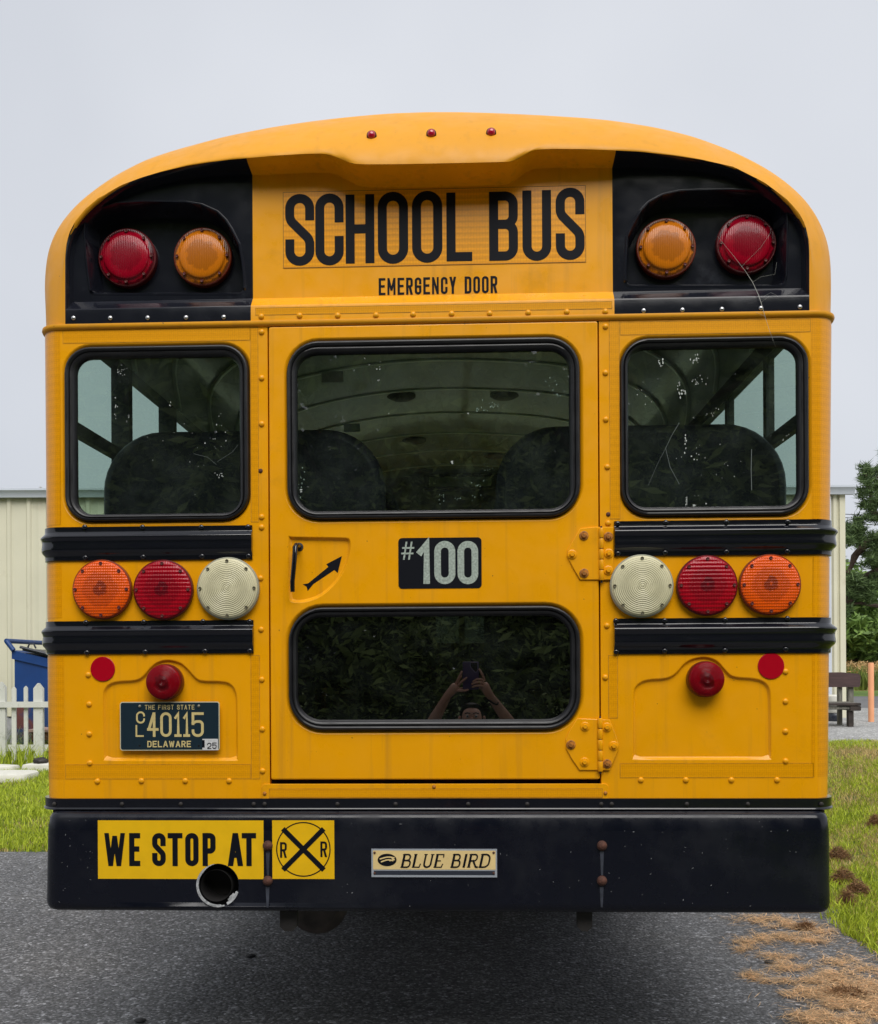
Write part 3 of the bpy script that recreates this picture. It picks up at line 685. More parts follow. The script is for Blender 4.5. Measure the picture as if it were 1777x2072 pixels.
# --- ribbed black bands ("rub rails")
def band(s, pxin, pt, pb, name='rub_rail'):
    """pt, pb: rows of the top and bottom edge near the inner end"""
    mb = MB(); xin = P(pxin, pt, 0).x; zt, zb = P(pxin, pt, -.006).z, P(pxin, pb, -.006).z; h = zt - zb
    pr = [(0, .001), (0, .006), (.145, .006), (.17, .0075), (.255, .022), (.29, .0262), (.33, .0262), (.38, .0215), (.46, .0195), (.52, .0200), (.58, .0215), (.64, .0225), (.70, .0220), (.75, .0185), (.80, .011), (.84, .007), (.88, .006), (.985, .006), (1.0, .001)]
    pr = [(t, o if o < .007 else .006 + (o - .006) * (.66 if s < 0 else .88)) for t, o in pr]
    wrap(mb, s, xin, [(zt - t * h, o) for t, o in pr], ylen=LEN, n=10)
    # folded end
    pts = [(xin, -o, zt - t * h) for t, o in pr] ; mb.fill([pts + [(xin, 0, zb), (xin, 0, zt)]])
    return mb.build(name, M['black'], bus, angle=60)
band(-1, 511, 1062.6, 1131.8); band(-1, 513.5, 1254.5, 1322)
band(1, 1242.5, 1054.7, 1126); band(1, 1242, 1251.7, 1324)

# --- black rail over the bumper
mb = MB(); zt, zb = P(888, 1615.5, -.01).z, P(888, 1640, -.01).z; h = zt - zb
pr = [(zt, 0), (zt - .0005, .012), (zt - .75 * h, .012), (zt - .8 * h, .015), (zt - .9 * h, .016), (zt - .97 * h, .013), (zb, .002), (zb, -.02)]
for s in (-1, 1): wrap(mb, s, BX, pr, ylen=LEN)
mb.build('rub_rail', M['black'], bus, angle=50)

# --- drip rail on the seam
mb = MB()
pr = [(ZS - .014, -.002), (ZS - .012, .006), (ZS - .004, .010), (ZS + .003, .0085), (ZS + .005, 0)]
for s in (-1, 1): wrap(mb, s, BX, pr, ylen=.25)
mb.build('drip_rail', M['cap'], bus, angle=60)

# --- bumper
YB = -.055
bL = lerp_edge(P(101, 1660, .02), P(97.5, 1840, .02)); bR = lerp_edge(P(1674.5, 1660, .02), P(1676.5, 1840, .02))
bedge = lambda s, z: bL(z) + .009 if s < 0 else bR(z) - .006
zt, zb = P(888, 1641, -.02).z, P(888, 1848, YB).z
EXC = P(441, 1791.5, YB); EXR = .066                # exhaust cut-out
bprof = [(zt - .002, -.06), (zt, -.03), (zt - .002, -.02), (zt - .007, -.011), (zt - .018, -.005), (zt - .045, -.001), (zt - .055, 0), (zb + .03, 0), (zb + .015, -.003), (zb + .005, -.010), (zb, -.022), (zb + .002, -.05)]
mb = MB()
for s in (-1, 1): wrap(mb, s, BX, bprof, r=.055, ylen=.42, edge=bedge, y0=YB, n=10)
bump = mb.build('bumper', M['bumper'], bus, angle=50)
# exhaust tail pipe through a torn cut-out in the bumper
bm = bmesh.new(); bm.from_mesh(bump.data)
cx, cz = EXC.x, EXC.z
dead = [f for f in bm.faces if False]
bm.free()
def bool_cut(o, cx, cz, r, n=28):
    m2 = MB(); m2.lathe([(r, -.1), (r, .1)], (cx, YB, cz), n); c = m2.build('cutter', M['gap']); md = o.modifiers.new('cut', 'BOOLEAN'); md.object = c; md.solver = 'EXACT'; md.operation = 'DIFFERENCE'
    dg = bpy.context.evaluated_depsgraph_get(); me = bpy.data.meshes.new_from_object(o.evaluated_get(dg)); o.modifiers.clear(); o.data = me; bpy.data.objects.remove(c)
sol = bump.modifiers.new('skin', 'SOLIDIFY'); sol.thickness = .006; sol.offset = -1
dg = bpy.context.evaluated_depsgraph_get(); me = bpy.data.meshes.new_from_object(bump.evaluated_get(dg)); bump.modifiers.clear(); bump.data = me
bool_cut(bump, cx, cz, EXR * .985)
for p_ in bump.data.polygons:
    if abs(p_.normal.y) > .9995: p_.use_smooth = False
mb = MB()
for i in range(40):                                # bare metal lip left where the paint has gone
    a0, a1 = 2 * math.pi * i / 40, 2 * math.pi * (i + 1) / 40; ad = math.degrees(a0)
    wdt = 0
    if 95 < ad < 280: wdt = .006 * min(1, (ad - 95) / 40, (285 - ad) / 12) + .001
    if 292 < ad < 340: wdt = .015 * math.sin((ad - 290) / 50 * math.pi) + .002
    if wdt <= 0: continue
    ro = EXR + .001; ri = ro - wdt
    q = [(cx + rr * math.cos(a), cz + rr * math.sin(a)) for rr, a in ((ro, a0), (ro, a1), (ri, a1), (ri, a0))]
    mb.loft([lift(q, YB - .0015), lift(q, YB + .003)], True, 0, False); mb.face(lift(q, YB - .0015))
mb.build('torn_metal_edge', mat('bare_scuffed_metal', (0.42, 0.43, 0.44), 0.5, var=0.5, vscale=90), bus)
mb = MB(); pc = P(439, 1791, -.03); pr_ = .051
mb.lathe([(pr_ - .0035, .9), (pr_ - .0035, .0), (pr_ - .002, -.003), (pr_, -.001), (pr_, .9)], (pc.x, -.035, pc.z), 32)
mb.lathe([(0.001, .6), (pr_, .6)], (pc.x, -.035, pc.z), 24)
mb.build('tail_pipe', mat('near_black_pipe', (.008, .007, .007), .7), bus, angle=80)  # one near-black colour inside and out
mb = MB(); mb.face([(cx - .12, .05, cz - .1), (cx + .12, .05, cz - .1), (cx + .12, .05, cz + .11), (cx - .12, .05, cz + .11)]) ; 
mb = MB()
mb.loft([[(cx + r_ * math.cos(2 * math.pi * k / 24), y_, cz + r_ * math.sin(2 * math.pi * k / 24)) for k in range(24)] for r_, y_ in ((.09, .03), (pr_ + .001, .031))], True)
mb.build('tail_pipe_gap_shade', M['gap'], bus)  # black ring added to darken the gap between bumper cut-out and pipe

# bumper bolts with their run-off streaks
M['streak'] = mat('washed_streak', (0.045, 0.050, 0.066), 0.35, var=0.4, vscale=25)
for px in (542.2, 1218.2):
    for py in (1711, 1782):
        p = P(px, py, YB); mb = MB(); mb.lathe([(.0155, 0), (.0155, -.003), (.013, -.009), (.007, -.013), (0.0001, -.014)], (0, 0, 0), 18); mb.build('bumper_bolt', M['rust'], bus, (p.x, YB, p.z))
    for (t_, b_, l_, r_) in ((1722, 1771, -4, 4), (1794, 1836, -4.5, 3.5)):
        q = rect(px + l_, t_, px + r_, b_, YB); mb = MB(); mb.fill([[(q[0], YB - .0006, q[3]), (q[1], YB - .0006, q[3]), (q[1] - .003, YB - .0006, q[2]), (q[0] + .003, YB - .0006, q[2])]]); mb.build('bolt_streak', M['streak'], bus)

# nicks in the bumper paint
M['nick'] = mat('pale_paint_nick', (.34, .35, .36), .7)
mb = MB(); rn = random.Random(3)
for k in range(95):
    px, py = rn.uniform(690, 1660) if k % 4 else rn.uniform(120, 190), rn.uniform(1655, 1835); p = P(px, py, YB)
    if 745 < px < 1012 and 1712 < py < 1780: continue
    if py < 1682: p = P(px, py, YB); p.y = YB + .006
    a_ = rn.uniform(0, 3.14); l_ = rn.uniform(.0006, .0035) * (1.8 if rn.random() < .12 else 1); w_ = rn.uniform(.0004, .0009); dx_, dz_ = math.cos(a_) * l_, math.sin(a_) * l_
    mb.face([(p.x - dx_, YB - .0004, p.z - dz_), (p.x + w_, YB - .0004, p.z - w_), (p.x + dx_, YB - .0004, p.z + dz_), (p.x - w_, YB - .0004, p.z + w_)])
tag(mb.build('paint_nicks', M['nick'], bus), kind='stuff')
# --- warning stickers on the bumper
M['sticker'] = mat('yellow_sticker_vinyl', (0.86, 0.50, 0.004), 0.35, var=0.05, vscale=20, dirt=((0.6, 0.4, 0.1), 30, 0.66, 0.5))
def decal(l, t, r, b, y, name, m, parent, th=.0006, hole=None):
    x0, x1, z0, z1 = rect(l, t, r, b, y); q = [(x0, z0), (x1, z0), (x1, z1), (x0, z1)]
    mb = MB(); mb.loft([lift(q, y + th), lift(q, y)], True, 0, False)
    mb.fill([lift(q, y)] + ([hole] if hole else [])); return mb.build(name, m, parent)
ys = YB - .0009
# the long sticker is cut away by the exhaust opening
x0, x1, z0, z1 = rect(198.3, 1660, 533.6, 1778.5, ys); rr_ = EXR + .0012
def arc_notch():
    pts = [(x0, z0)]
    dz = z0 - cz; a0 = math.asin(dz / rr_)
    aa = math.pi - a0; bb = a0
    for k in range(21): a = aa + (bb - aa) * k / 20; pts.append((cx + rr_ * math.cos(a), cz + rr_ * math.sin(a)))
    return pts + [(x1, z0), (x1, z1), (x0, z1)]
mb = MB(); mb.fill([lift(arc_notch(), ys)]); st = mb.build('stop_sticker', M['sticker'], bus)
yt = ys - .0005; mb = MB()
zz = (1685.5, 1752.5)
bxs = [bx(a_, zz[0], b_, zz[1], yt) for a_, b_ in ((210.5, 254), (261.5, 284), (308, 335.5), (339.5, 369.5), (375, 402), (410, 436.5), (461, 492), (489.5, 518.5))]
for a_, b_ in ((0, 2), (2, 6), (6, 8)): mb = MB(); text(mb, 'WESTOPAT'[a_:b_], bxs[a_:b_], .0165, yt); mb.build('lettering', M['print'], st)
st = decal(551.2, 1660, 676.7, 1778.5, ys, 'railroad_sticker', M['sticker'], bus)
c = P(614, 1718.6, yt); rc_ = 54.5 / FPX * 2.98; mb = MB()
ring = [(c.x + rc_ * math.cos(2 * math.pi * k / 48), c.z + rc_ * math.sin(2 * math.pi * k / 48)) for k in range(48)]
idx = lambda v, yy: (v.x, yy, v.y)
ribbon(mb, ring, .0036, True, yt, idx)
k_ = rc_ * .70
ribbon(mb, [(c.x - k_, c.z - k_), (c.x + k_, c.z + k_)], .0155, False, yt - .0001, idx); ribbon(mb, [(c.x - k_, c.z + k_), (c.x + k_, c.z - k_)], .0155, False, yt - .0002, idx)
text(mb, 'RR', [bx(567, 1704, 580.5, 1735.5, yt), bx(648.5, 1702.5, 662, 1734, yt)], .0062, yt - .0003)
mb.build('lettering', M['print'], st)

# --- maker's plate on the bumper
M['cream'] = mat('cream_plate', (0.80, 0.60, 0.27), 0.35, var=0.06, vscale=30)
M['alum'] = mat('aluminium_edge', (0.50, 0.54, 0.60), 0.35, metal=0.4)
pl = decal(751.8, 1718, 1006, 1775, YB - .004, 'maker_plate', M['alum'], bus, .004)
decal(755, 1721.2, 1003, 1759.5, YB - .0045, 'plate_face', M['cream'], pl, .0004)
decal(757, 1762, 1001.5, 1770.5, YB - .0045, 'plate_slot', mat('dark_slot', (0.03, 0.035, 0.05), 0.3), pl, .0004)
yy = YB - .0052; mb = MB()
e_ = P(783.5, 1740, yy); rx, rz = 19.2 / FPX * 2.98, 12.6 / FPX * 2.98
mb.face([(e_.x + rx * math.cos(2 * math.pi * k / 32), yy, e_.z + rz * math.sin(2 * math.pi * k / 32)) for k in range(32)])
# italic serif capitals: thick stems, thin serifs
def serif(ch, x0, x1, z0, z1, big):
    h_ = z1 - z0; w_ = x1 - x0; th, tn = h_ * .17, h_ * .065; sh = .22
    def xf(v, y_): return (v.x + sh * (v.y - z0), y_, v.y)
    k = [0]
    def S(pts, t_, rf=0):
        q = [(x0 + p[0] * w_, z0 + p[1] * h_) for p in pts]
        if rf: q = round_path(q, rf * h_, False)
        ribbon(mb, q, t_, False, yy - k[0] * .0001, xf); k[0] += 1
    st_ = lambda x: (S([(x, .08), (x, .92)], th), S([(x - .13, .035), (x + .13, .035)], tn), S([(x - .13, .965), (x + .13, .965)], tn))
    if ch == 'B': st_(.17); S([(.17, .965), (.8, .965), (.8, .53), (.25, .53)], th * .62, .2); S([(.25, .53), (.9, .53), (.9, .035), (.17, .035)], th * .66, .2)
    if ch == 'L': st_(.2); S([(.2, .035), (.85, .035), (.92, .25)], tn * 1.3)
    if ch == 'U': S([(.05, .965), (.3, .965)], tn); S([(.18, .93), (.18, .035), (.82, .035), (.82, .93)], th * .75, .26); S([(.7, .965), (.95, .965)], tn)
    if ch == 'E': st_(.2); S([(.2, .965), (.9, .965), (.93, .78)], tn * 1.2); S([(.25, .5), (.65, .5)], tn * 1.2); S([(.2, .035), (.9, .035), (.97, .25)], tn * 1.2)
    if ch == 'I': st_(.5)
    if ch == 'R': st_(.17); S([(.17, .965), (.82, .965), (.82, .5), (.25, .5)], th * .62, .2); S([(.5, .5), (.85, .06), (1.0, .035)], th * .75)
    if ch == 'D': st_(.17); S([(.17, .965), (.92, .965), (.92, .035), (.17, .035)], th * .7, .34)
def lay(word, l, r, sizes):
    tot = sum(sizes); x = l
    for ch, s_ in zip(word, sizes):
        wpx = (r - l) * s_ / tot; q = rect(x, 1728, x + wpx * .88, 1755.5, yy); serif(ch, *q, True); x += wpx
lay('BLUE', 810, 897, (1.05, .95, 1.1, .95)); lay('BIRD', 911, 992, (1.05, .55, 1.1, 1.15))
mb.build('lettering', M['print'], pl)
mb = MB(); yy = YB - .0056
for zo, ln_ in ((.25, .85), (-.2, .7)):
    q = [(e_.x + rx * (-.85 + 1.7 * t_ / 8) * ln_, e_.z + rz * (zo + .22 * math.sin(t_ / 8 * 3.1 - .4))) for t_ in range(9)]
    ribbon(mb, q, rz * .2, False, yy, idx)
ribbon(mb, [(e_.x + rx * .45, e_.z + rz * .4), (e_.x + rx * .72, e_.z + rz * .05), (e_.x + rx * .3, e_.z - rz * .1)], rz * .2, False, yy - .0001, idx)
mb.build('emblem_wing', M['cream'], pl)
for px, py in ((758.5, 1725), (999, 1725), (758.5, 1766), (999, 1766)):
    p = P(px, py, YB); mb = MB(); mb.lathe([(.004, 0), (.003, -.002), (.0001, -.0028)], (0, 0, 0), 10); mb.build('rivet', M['rust'], pl, (p.x, YB - .0045, p.z))

# --- licence plate
M['navy'] = mat('navy_plate_enamel', (0.011, 0.025, 0.038), 0.3, coat=0.2)
M['gold'] = mat('pale_gold_lettering', (0.62, 0.50, 0.22), 0.4, var=0.08, vscale=80)
M['platelip'] = mat('plate_border', (0.55, 0.53, 0.38), 0.35)
yl_ = -.008; q = rect(243, 1420, 444.5, 1518.5, yl_); mb = MB()
mb.loft([lift(rrect(*q, .008, 4), yl_ + .0018), lift(rrect(*q, .008, 4), yl_), lift(rr_in(q, .0022, .008), yl_ - .0008)][:2], True, 0, False)
mb.face(lift(rrect(*q, .008, 4), yl_)); plate = mb.build('licence_plate', M['platelip'], bus)
qi = (q[0] + .0028, q[1] - .0028, q[2] + .0028, q[3] - .0028); mb = MB(); mb.face(lift(rrect(*qi, .006, 4), yl_ - .0005)); mb.build('plate_face', M['navy'], plate)
mb = MB(); yt = yl_ - .0012
text(mb, 'C', [bx(275.5, 1439.5, 293.5, 1464, yt)], .0055, yt); text(mb, 'L', [bx(274.5, 1467, 291, 1491, yt)], .0052, yt)
text(mb, '40ll5', [bx(297.8, 1441.5, 321, 1491, yt), bx(324.4, 1441.2, 347.5, 1491, yt), bx(352, 1441.2, 367.6, 1491, yt), bx(370, 1441.2, 384.7, 1491, yt), bx(388, 1441.2, 412.5, 1491, yt)], .0084, yt)
text(mb, 'THE FIRST STATE', line_boxes('THE FIRST STATE', 293.3, 393.7, 1426.3, 1435.8, yt, .35, {'I': .3}, .5), .0019, yt)
text(mb, 'DELAWARE', line_boxes('DELAWARE', 298.3, 386.7, 1499, 1512, yt, .22, {'W': 1.3, 'A': 1.15}), .0036, yt)
mb.build('lettering', M['gold'], plate)
stk = decal(409.7, 1495, 441.4, 1518, yl_ - .0012, 'year_sticker', mat('white_sticker', (0.62, 0.62, 0.62), .4, var=.15, vscale=150), plate, .0004)
mb = MB(); text(mb, '25', [bx(419.5, 1503, 428, 1515.5, yt), bx(430, 1502.5, 438.5, 1515, yt)], .0026, yl_ - .0018)
mb.build('lettering', M['print'], stk)
mb = MB(); mb.box(*rect(411, 1497, 416, 1512, 0)[:2], yl_ - .0017, yl_ - .0013, *rect(411, 1497, 416, 1512, 0)[2:]); mb.build('sticker_stripe', M['print'], stk)
M['screw'] = mat('dull_screw', (0.30, 0.28, 0.22), .4, metal=.6, var=.4, vscale=200)
for px, py in ((283, 1429), (402.5, 1428.5)):
    p = P(px, py, yl_); mb = MB(); mb.lathe([(.005, 0), (.004, -.003), (.0001, -.0042)], (0, 0, 0), 12); mb.build('plate_screw', M['screw'], plate, (p.x, yl_ - .0006, p.z))
for px, py in ((283, 1509), (402.5, 1509.5)):
    p = P(px, py, yl_); mb = MB(); disc(mb, 0, 0, 0, .0034, 12); mb.build('plate_hole', M['gap'], plate, (p.x, yl_ - .0008, p.z))

# --- rivets
riv = {}
def rivet_mesh(m, r):
    k = (m, r)
    if k not in riv:
        t_ = MB(); t_.lathe([(r, 0), (r * .96, -r * .22), (r * .75, -r * .45), (r * .4, -r * .6), (0.0001, -r * .64)], (0, 0, 0), 14)
        o = t_.build('rivet', M[m]); riv[k] = o.data; bpy.data.objects.remove(o)
    return riv[k]
def rivets(pts, m, y, r=.0092, parent=None, name='rivet'):
    for px, py in pts:
        p = P(px, py, y); link(name, rivet_mesh(m, r), parent or bus, (p.x, y, p.z), (0, random.random() * 3, 0))
rivets([(529.7, y_) for y_ in (672, 765, 858, 1046, 1067)] + [(527.5, 1170), (528.6, 1273.7), (530, 1375), (531, 1475.5), (531.5, 1560)] +
       [(179, 1365.5), (180.6, 1425), (181, 1485.3), (182, 1544)] + [(197.4, 1581), (286.3, 1580), (375, 1580), (463.8, 1580)] +
       [(1225.4, 660.6), (1225.4, 754.4), (1226, 848.8), (1229, 944.7), (1230.6, 1058.6), (1228.3, 1266), (1225, 1370.7)] +
       [(1589.6, 1359), (1589.6, 1419.3), (1589.6, 1480), (1589.8, 1540), (1297, 1578.3), (1388, 1578.3), (1480, 1578.3), (1572.5, 1578.3)], 'yellow', -.0003)
rivets([(527.5, 952.6), (1231, 1040.6)], 'rust', -.0003, .007)
rivets([(x_, 1067) for x_ in (171.5, 288.6, 407.7)] + [(502, 1066.5)] + [(173, 1128.5), (290, 1127), (409, 1125.5), (503, 1125)] + [(174, 1260), (291, 1259), (411, 1258), (505, 1258)] + [(176, 1320.5), (294, 1319), (415, 1317.5), (506, 1317)] +
       [(1250, 1059.5), (1347.5, 1057.5), (1470, 1056.5), (1594, 1056)] + [(1250.5, 1120), (1346, 1118), (1470, 1116.5), (1593, 1115.5)] + [(1246.5, 1256.5), (1345, 1256), (1467.5, 1254.5), (1593.5, 1252)] + [(1247, 1319), (1345, 1317), (1467, 1316), (1590, 1313.5)], 'black', -.0061, .0088)
rivets([(x_, 1627) for x_ in (110, 247, 366, 513.6, 535.7, 683, 800.6, 947.6, 1067, 1216.8, 1238, 1390, 1513.4, 1662)], 'frame', -.0121, .0068)
rivets([(535.7, 1605.6), (878.4, 1592), (1225.3, 1604.8)], 'hbolt', -.0046, .006)

# --- round lamps
def lamp(px, py, rpx, y, kind, name, label=None, dome=.011, base=.016, rim=None, screws=8, phase=0, parent=None):
    p = P(px, py, y - base * .7); r = rpx / FPX * ((P(px, py, y - base) - CAM).dot(RM @ Vector((0, 0, -1))))
    root = link(name, None, parent or bus, (p.x, y, p.z))
    if label: root['label'] = label
    mb = MB(); mb.lathe([(r * .985, 0), (r, -.003), (r, -base), (r * .97, -base - .003), (r * .955, -base - .003)], (0, 0, 0), 48)
    mb.build('lamp_housing', M[rim or 'rubber'], root, (p.x, y, p.z))
    mb = MB(); pr = [(r * .955, -base + .002)]
    for k in range(12):
        a = k / 11; pr.append((r * .955 * math.cos(a * math.pi / 2) + .0001, -base - .003 - dome * math.sin(a * math.pi / 2) ** .9))
    if kind in ('hamber', 'hred'):                  # convex lens inside a flat outer flange
        pr = [(r * .955, -base + .002), (r * .95, -base - .004), (r * .80, -base - .006), (r * .78, -base - .010)] + [(r * .78 * math.cos(a) + .0001, -base - .010 - dome * math.sin(a)) for a in [R(10 * q_) for q_ in range(1, 10)]]
    if kind == 'sred':
        pr = [(r * .955, -base + .002), (r * .95, -base - .012), (r * .9, -base - .017), (r * .5, -base - .019), (r * .28, -base - .0192), (r * .25, -base - .0215), (r * .17, -base - .0215), (.0001, -base - .019)]
    mb.lathe(pr, (0, 0, 0), 56); mb.build('lens', M[kind], root, (p.x, y, p.z), angle=60)
    for k in range(screws):
        a = 2 * math.pi * k / screws + phase + math.pi / 2; rs = r * .865
        mb = MB(); mb.lathe([(.0052, 0), (.0052, -.0035), (.0042, -.0045), (.0025, -.0038), (.0001, -.0036)], (0, 0, 0), 10)
        dy = -base - .003 - dome * .45
        mb.build('lens_screw', M['lscrew'] if kind != 'clear' else M['cscrew'], root, (p.x + rs * math.cos(a), y + dy, p.z + rs * math.sin(a)))
    return root
M['lscrew'] = mat('dark_red_screw', (0.09, 0.008, 0.006), .6); M['cscrew'] = mat('olive_screw', (0.11, 0.10, 0.06), .35, metal=.3)
lamp(207.5, 1193, 60.5, 0, 'amber', 'turn_signal_lamp', 'amber turn signal lamp', rim='amber_rim')
lamp(331, 1193.7, 61, 0, 'red', 'brake_lamp', 'large red brake lamp', rim='red_rim')
lamp(462.2, 1191, 63.5, 0, 'clear', 'reversing_lamp', 'clear white reversing lamp', rim='clear_rim', dome=.016)
lamp(1298.2, 1186, 64, 0, 'clear', 'reversing_lamp', 'clear white reversing lamp', rim='clear_rim', dome=.016)
lamp(1430.3, 1184.8, 61.5, 0, 'red', 'brake_lamp', 'large red brake lamp', rim='red_rim')
lamp(1557.6, 1183.4, 62, 0, 'amber', 'turn_signal_lamp', 'amber turn signal lamp', rim='amber_rim')
lamp(334, 1380, 36.5, .009, 'sred', 'tail_lamp', 'small red tail lamp', rim='red_rim', screws=0, base=.028)
lamp(1427.7, 1374.5, 36.8, .009, 'sred', 'tail_lamp', 'small red tail lamp', rim='red_rim', screws=0, base=.028)
for px, py, rp in ((208.6, 1353.8, 25.4), (1560, 1347.7, 26.2)):
    p = P(px, py, 0); r = rp / FPX * 3.03; mb = MB(); mb.lathe([(r, 0), (r, -.002), (r * .97, -.003)], (0, 0, 0), 36); mb.build('red_reflector', M['disc'], bus, (p.x, -.0004, p.z))

# ------------------------------------------------------------------ rear cap
YR = .026                                          # recessed plane of the cap
lip_px = [(132, 612, -.006), (132, 560, -.006), (132, 520, -.006), (135, 492, -.006), (141, 470, -.007), (153, 447, -.009), (174, 422, -.013), (199, 401, -.018), (247, 374, -.026), (287, 359, -.031), (328, 347, -.035), (375, 336, -.039), (424, 328, -.048), (465, 323, -.053), (505, 319.5, -.060), (560, 314.5, -.063), (620, 311, -.064), (655, 310.5, -.066), (675, 315, -.070), (695, 324, -.075), (713, 331, -.086), (740, 332.5, -.090), (810, 332, -.092), (888, 330.5, -.092), (960, 329, -.092), (1020, 327.5, -.090), (1035, 326.5, -.086), (1050, 321, -.075), (1068, 309, -.070), (1085, 302.5, -.066), (1120, 301, -.064), (1180, 301.5, -.063), (1240, 304, -.060), (1298, 307, -.053), (1360, 314, -.047), (1421, 323.5, -.037), (1483, 337, -.031), (1545, 368, -.024), (1591, 402, -.016), (1616, 429.5, -.012), (1630, 456, -.009), (1636.5, 485, -.007), (1638, 510, -.006), (1638, 550, -.006), (1638, 594, -.006)]
lip_px = [(a_, b_, c_ if c_ > -.0075 else c_ * (1 - .42 * min(1, max(0, (abs(a_ - 876) - 330) / 260)))) for a_, b_, c_ in lip_px]
LIP = [(P(a_, b_, c_).x, P(a_, b_, c_).z, c_) for a_, b_, c_ in lip_px]
sil_px = [(94, 654), (92.5, 620), (91, 600), (90.5, 568), (95, 520), (101, 496), (110, 475), (120, 456), (135, 436.5), (157, 412), (183, 390), (231.4, 356), (295.6, 322.7), (360, 302), (456, 276), (552, 257), (640.7, 244), (704, 237), (780, 230), (867.5, 226.6), (940, 227), (1013, 229.3), (1090, 233), (1175, 238), (1236, 243.5), (1329, 258), (1406, 277), (1483, 306), (1545, 337), (1591, 368), (1631, 405), (1656, 442), (1674, 485), (1680.5, 522), (1682, 568), (1681.5, 600), (1680.5, 632)]
def ysil(px, py): return .07 + .15 * max(0, min(1, (640 - py) / 400)) ** .7
SIL = [(P(a_, b_, ysil(a_, b_)).x, P(a_, b_, ysil(a_, b_)).z, ysil(a_, b_)) for a_, b_ in sil_px]
def resample(pts, n):
    d = [0]
    for a_, b_ in zip(pts, pts[1:]): d.append(d[-1] + math.dist(a_, b_))
    o = []; j = 0
    for k in range(n):
        t_ = d[-1] * k / (n - 1)
        while j < len(d) - 2 and d[j + 1] < t_: j += 1
        u = (t_ - d[j]) / max(1e-9, d[j + 1] - d[j]); o.append(tuple(pts[j][q_] * (1 - u) + pts[j + 1][q_] * u for q_ in range(3)))
    return o
def cr_smooth(pts, it=1):
    for _ in range(it): pts = [pts[0]] + [tuple((pts[i - 1][q_] + 2 * pts[i][q_] + pts[i + 1][q_]) / 4 for q_ in range(3)) for i in range(1, len(pts) - 1)] + [pts[-1]]
    return pts
NL = 180
SIL2 = cr_smooth(resample([(SIL[0][0], ZS - .004, SIL[0][2])] + SIL[1:-1] + [(SIL[-1][0], ZS - .004, SIL[-1][2])], NL), 5)
# lip extended down to the seam at both ends so the rim closes on the drip rail
lip_full = [(LIP[0][0], ZS, -.006)] + LIP + [(LIP[-1][0], ZS, -.006)]
# match lip points to silhouette points by direction from the middle of the cap
c0x, c0z = BX, ZS + .02
def bydir(pts, n):
    an = [math.atan2(p[1] - c0z, p[0] - c0x) for p in pts]; return an
SA = bydir(SIL2, NL)
dense = cr_smooth(resample(lip_full, 720), 3); DA = bydir(dense, 720)
LIP2 = []
fr = [k / (NL - 1) for k in range(NL)]
for k, a_ in enumerate(SA):
    j = min(range(len(DA)), key=lambda q_: abs(DA[q_] - a_)); LIP2.append(dense[j])
LIP2[0] = dense[0]; LIP2[-1] = dense[-1]
LIPS = cr_smooth(LIP2, 260)
mb = MB(); loops = []
for t_ in (0, .03, .08, .16, .26, .38, .5, .62, .74, .86, .94, 1):
    s_ = math.sin(t_ * math.pi / 2); c_ = 1 - math.cos(t_ * math.pi / 2)
    u_ = min(1, t_ / .42); u_ = u_ * u_ * (3 - 2 * u_)
    LM = [tuple(a_[i_] * (1 - u_) + b_[i_] * u_ for i_ in range(3)) for a_, b_ in zip(LIP2, LIPS)]
    lp = []
    for l_, q_ in zip(LM, SIL2):
        a_, b_ = proj((l_[0], l_[2], l_[1])), proj((q_[0], q_[2], q_[1])); y_ = l_[2] + (q_[2] - l_[2]) * c_
        lp.append(tuple(P(a_[0] + (b_[0] - a_[0]) * s_, a_[1] + (b_[1] - a_[1]) * s_, y_)))
    loops.append(lp)
mb.loft(loops, False, 0)
cap_obj = mb.build('rear_cap', M['cap'], bus, angle=60)
# roof shell behind the cap
mb = MB(); mb.loft([[(q_[0], q_[2], q_[1]) for q_ in SIL2], [(q_[0], .24, q_[1]) for q_ in SIL2]], False, 0)
RS = [q_ for q_ in SIL2 if q_[1] > 2.50]
mb.loft([[(q_[0], .24, q_[1]) for q_ in RS], [(q_[0], LEN, q_[1]) for q_ in RS]], False, 0)
mb.build('roof', M['cap'], bus, angle=60)

# recessed panel: underside strip + field, split into black / yellow / black
XS0, XS1 = P(512, 560, YR).x, P(1240, 560, YR).x
zl_t, zl_b = P(700, 600, YR).z, P(700, 615, -.004).z      # ledge rows on the left ...
zr_t, zr_b = P(1400, 588, YR).z, P(1400, 603, -.004).z
ledge_t = (zl_t + zr_t) / 2; ledge_b = (zl_b + zr_b) / 2
LP = [(LIP[0][0], ledge_b, -.006)] + LIP[1:-1] + [(LIP[-1][0], ledge_b, -.006)]
def cut_lip(x):
    for i_, (a_, b_) in enumerate(zip(LP, LP[1:])):
        if a_[0] <= x <= b_[0] and a_[1] > ZS + .3:
            u = (x - a_[0]) / (b_[0] - a_[0]); return i_, tuple(a_[q_] + (b_[q_] - a_[q_]) * u for q_ in range(3))
i0, pA = cut_lip(XS0); i1, pB = cut_lip(XS1)
segs = [LP[:i0 + 1] + [pA], [pA] + LP[i0 + 1:i1 + 1] + [pB], [pB] + LP[i1 + 1:]]
cen = (BX, ledge_b + .1)
def inner(p, d):
    dx, dz = cen[0] - p[0], (cen[1] - p[1]); l_ = math.hypot(dx * .35, dz) + 1e-6; 
    return (p[0] + dx * .35 / l_ * d, p[1] + dz / l_ * d)
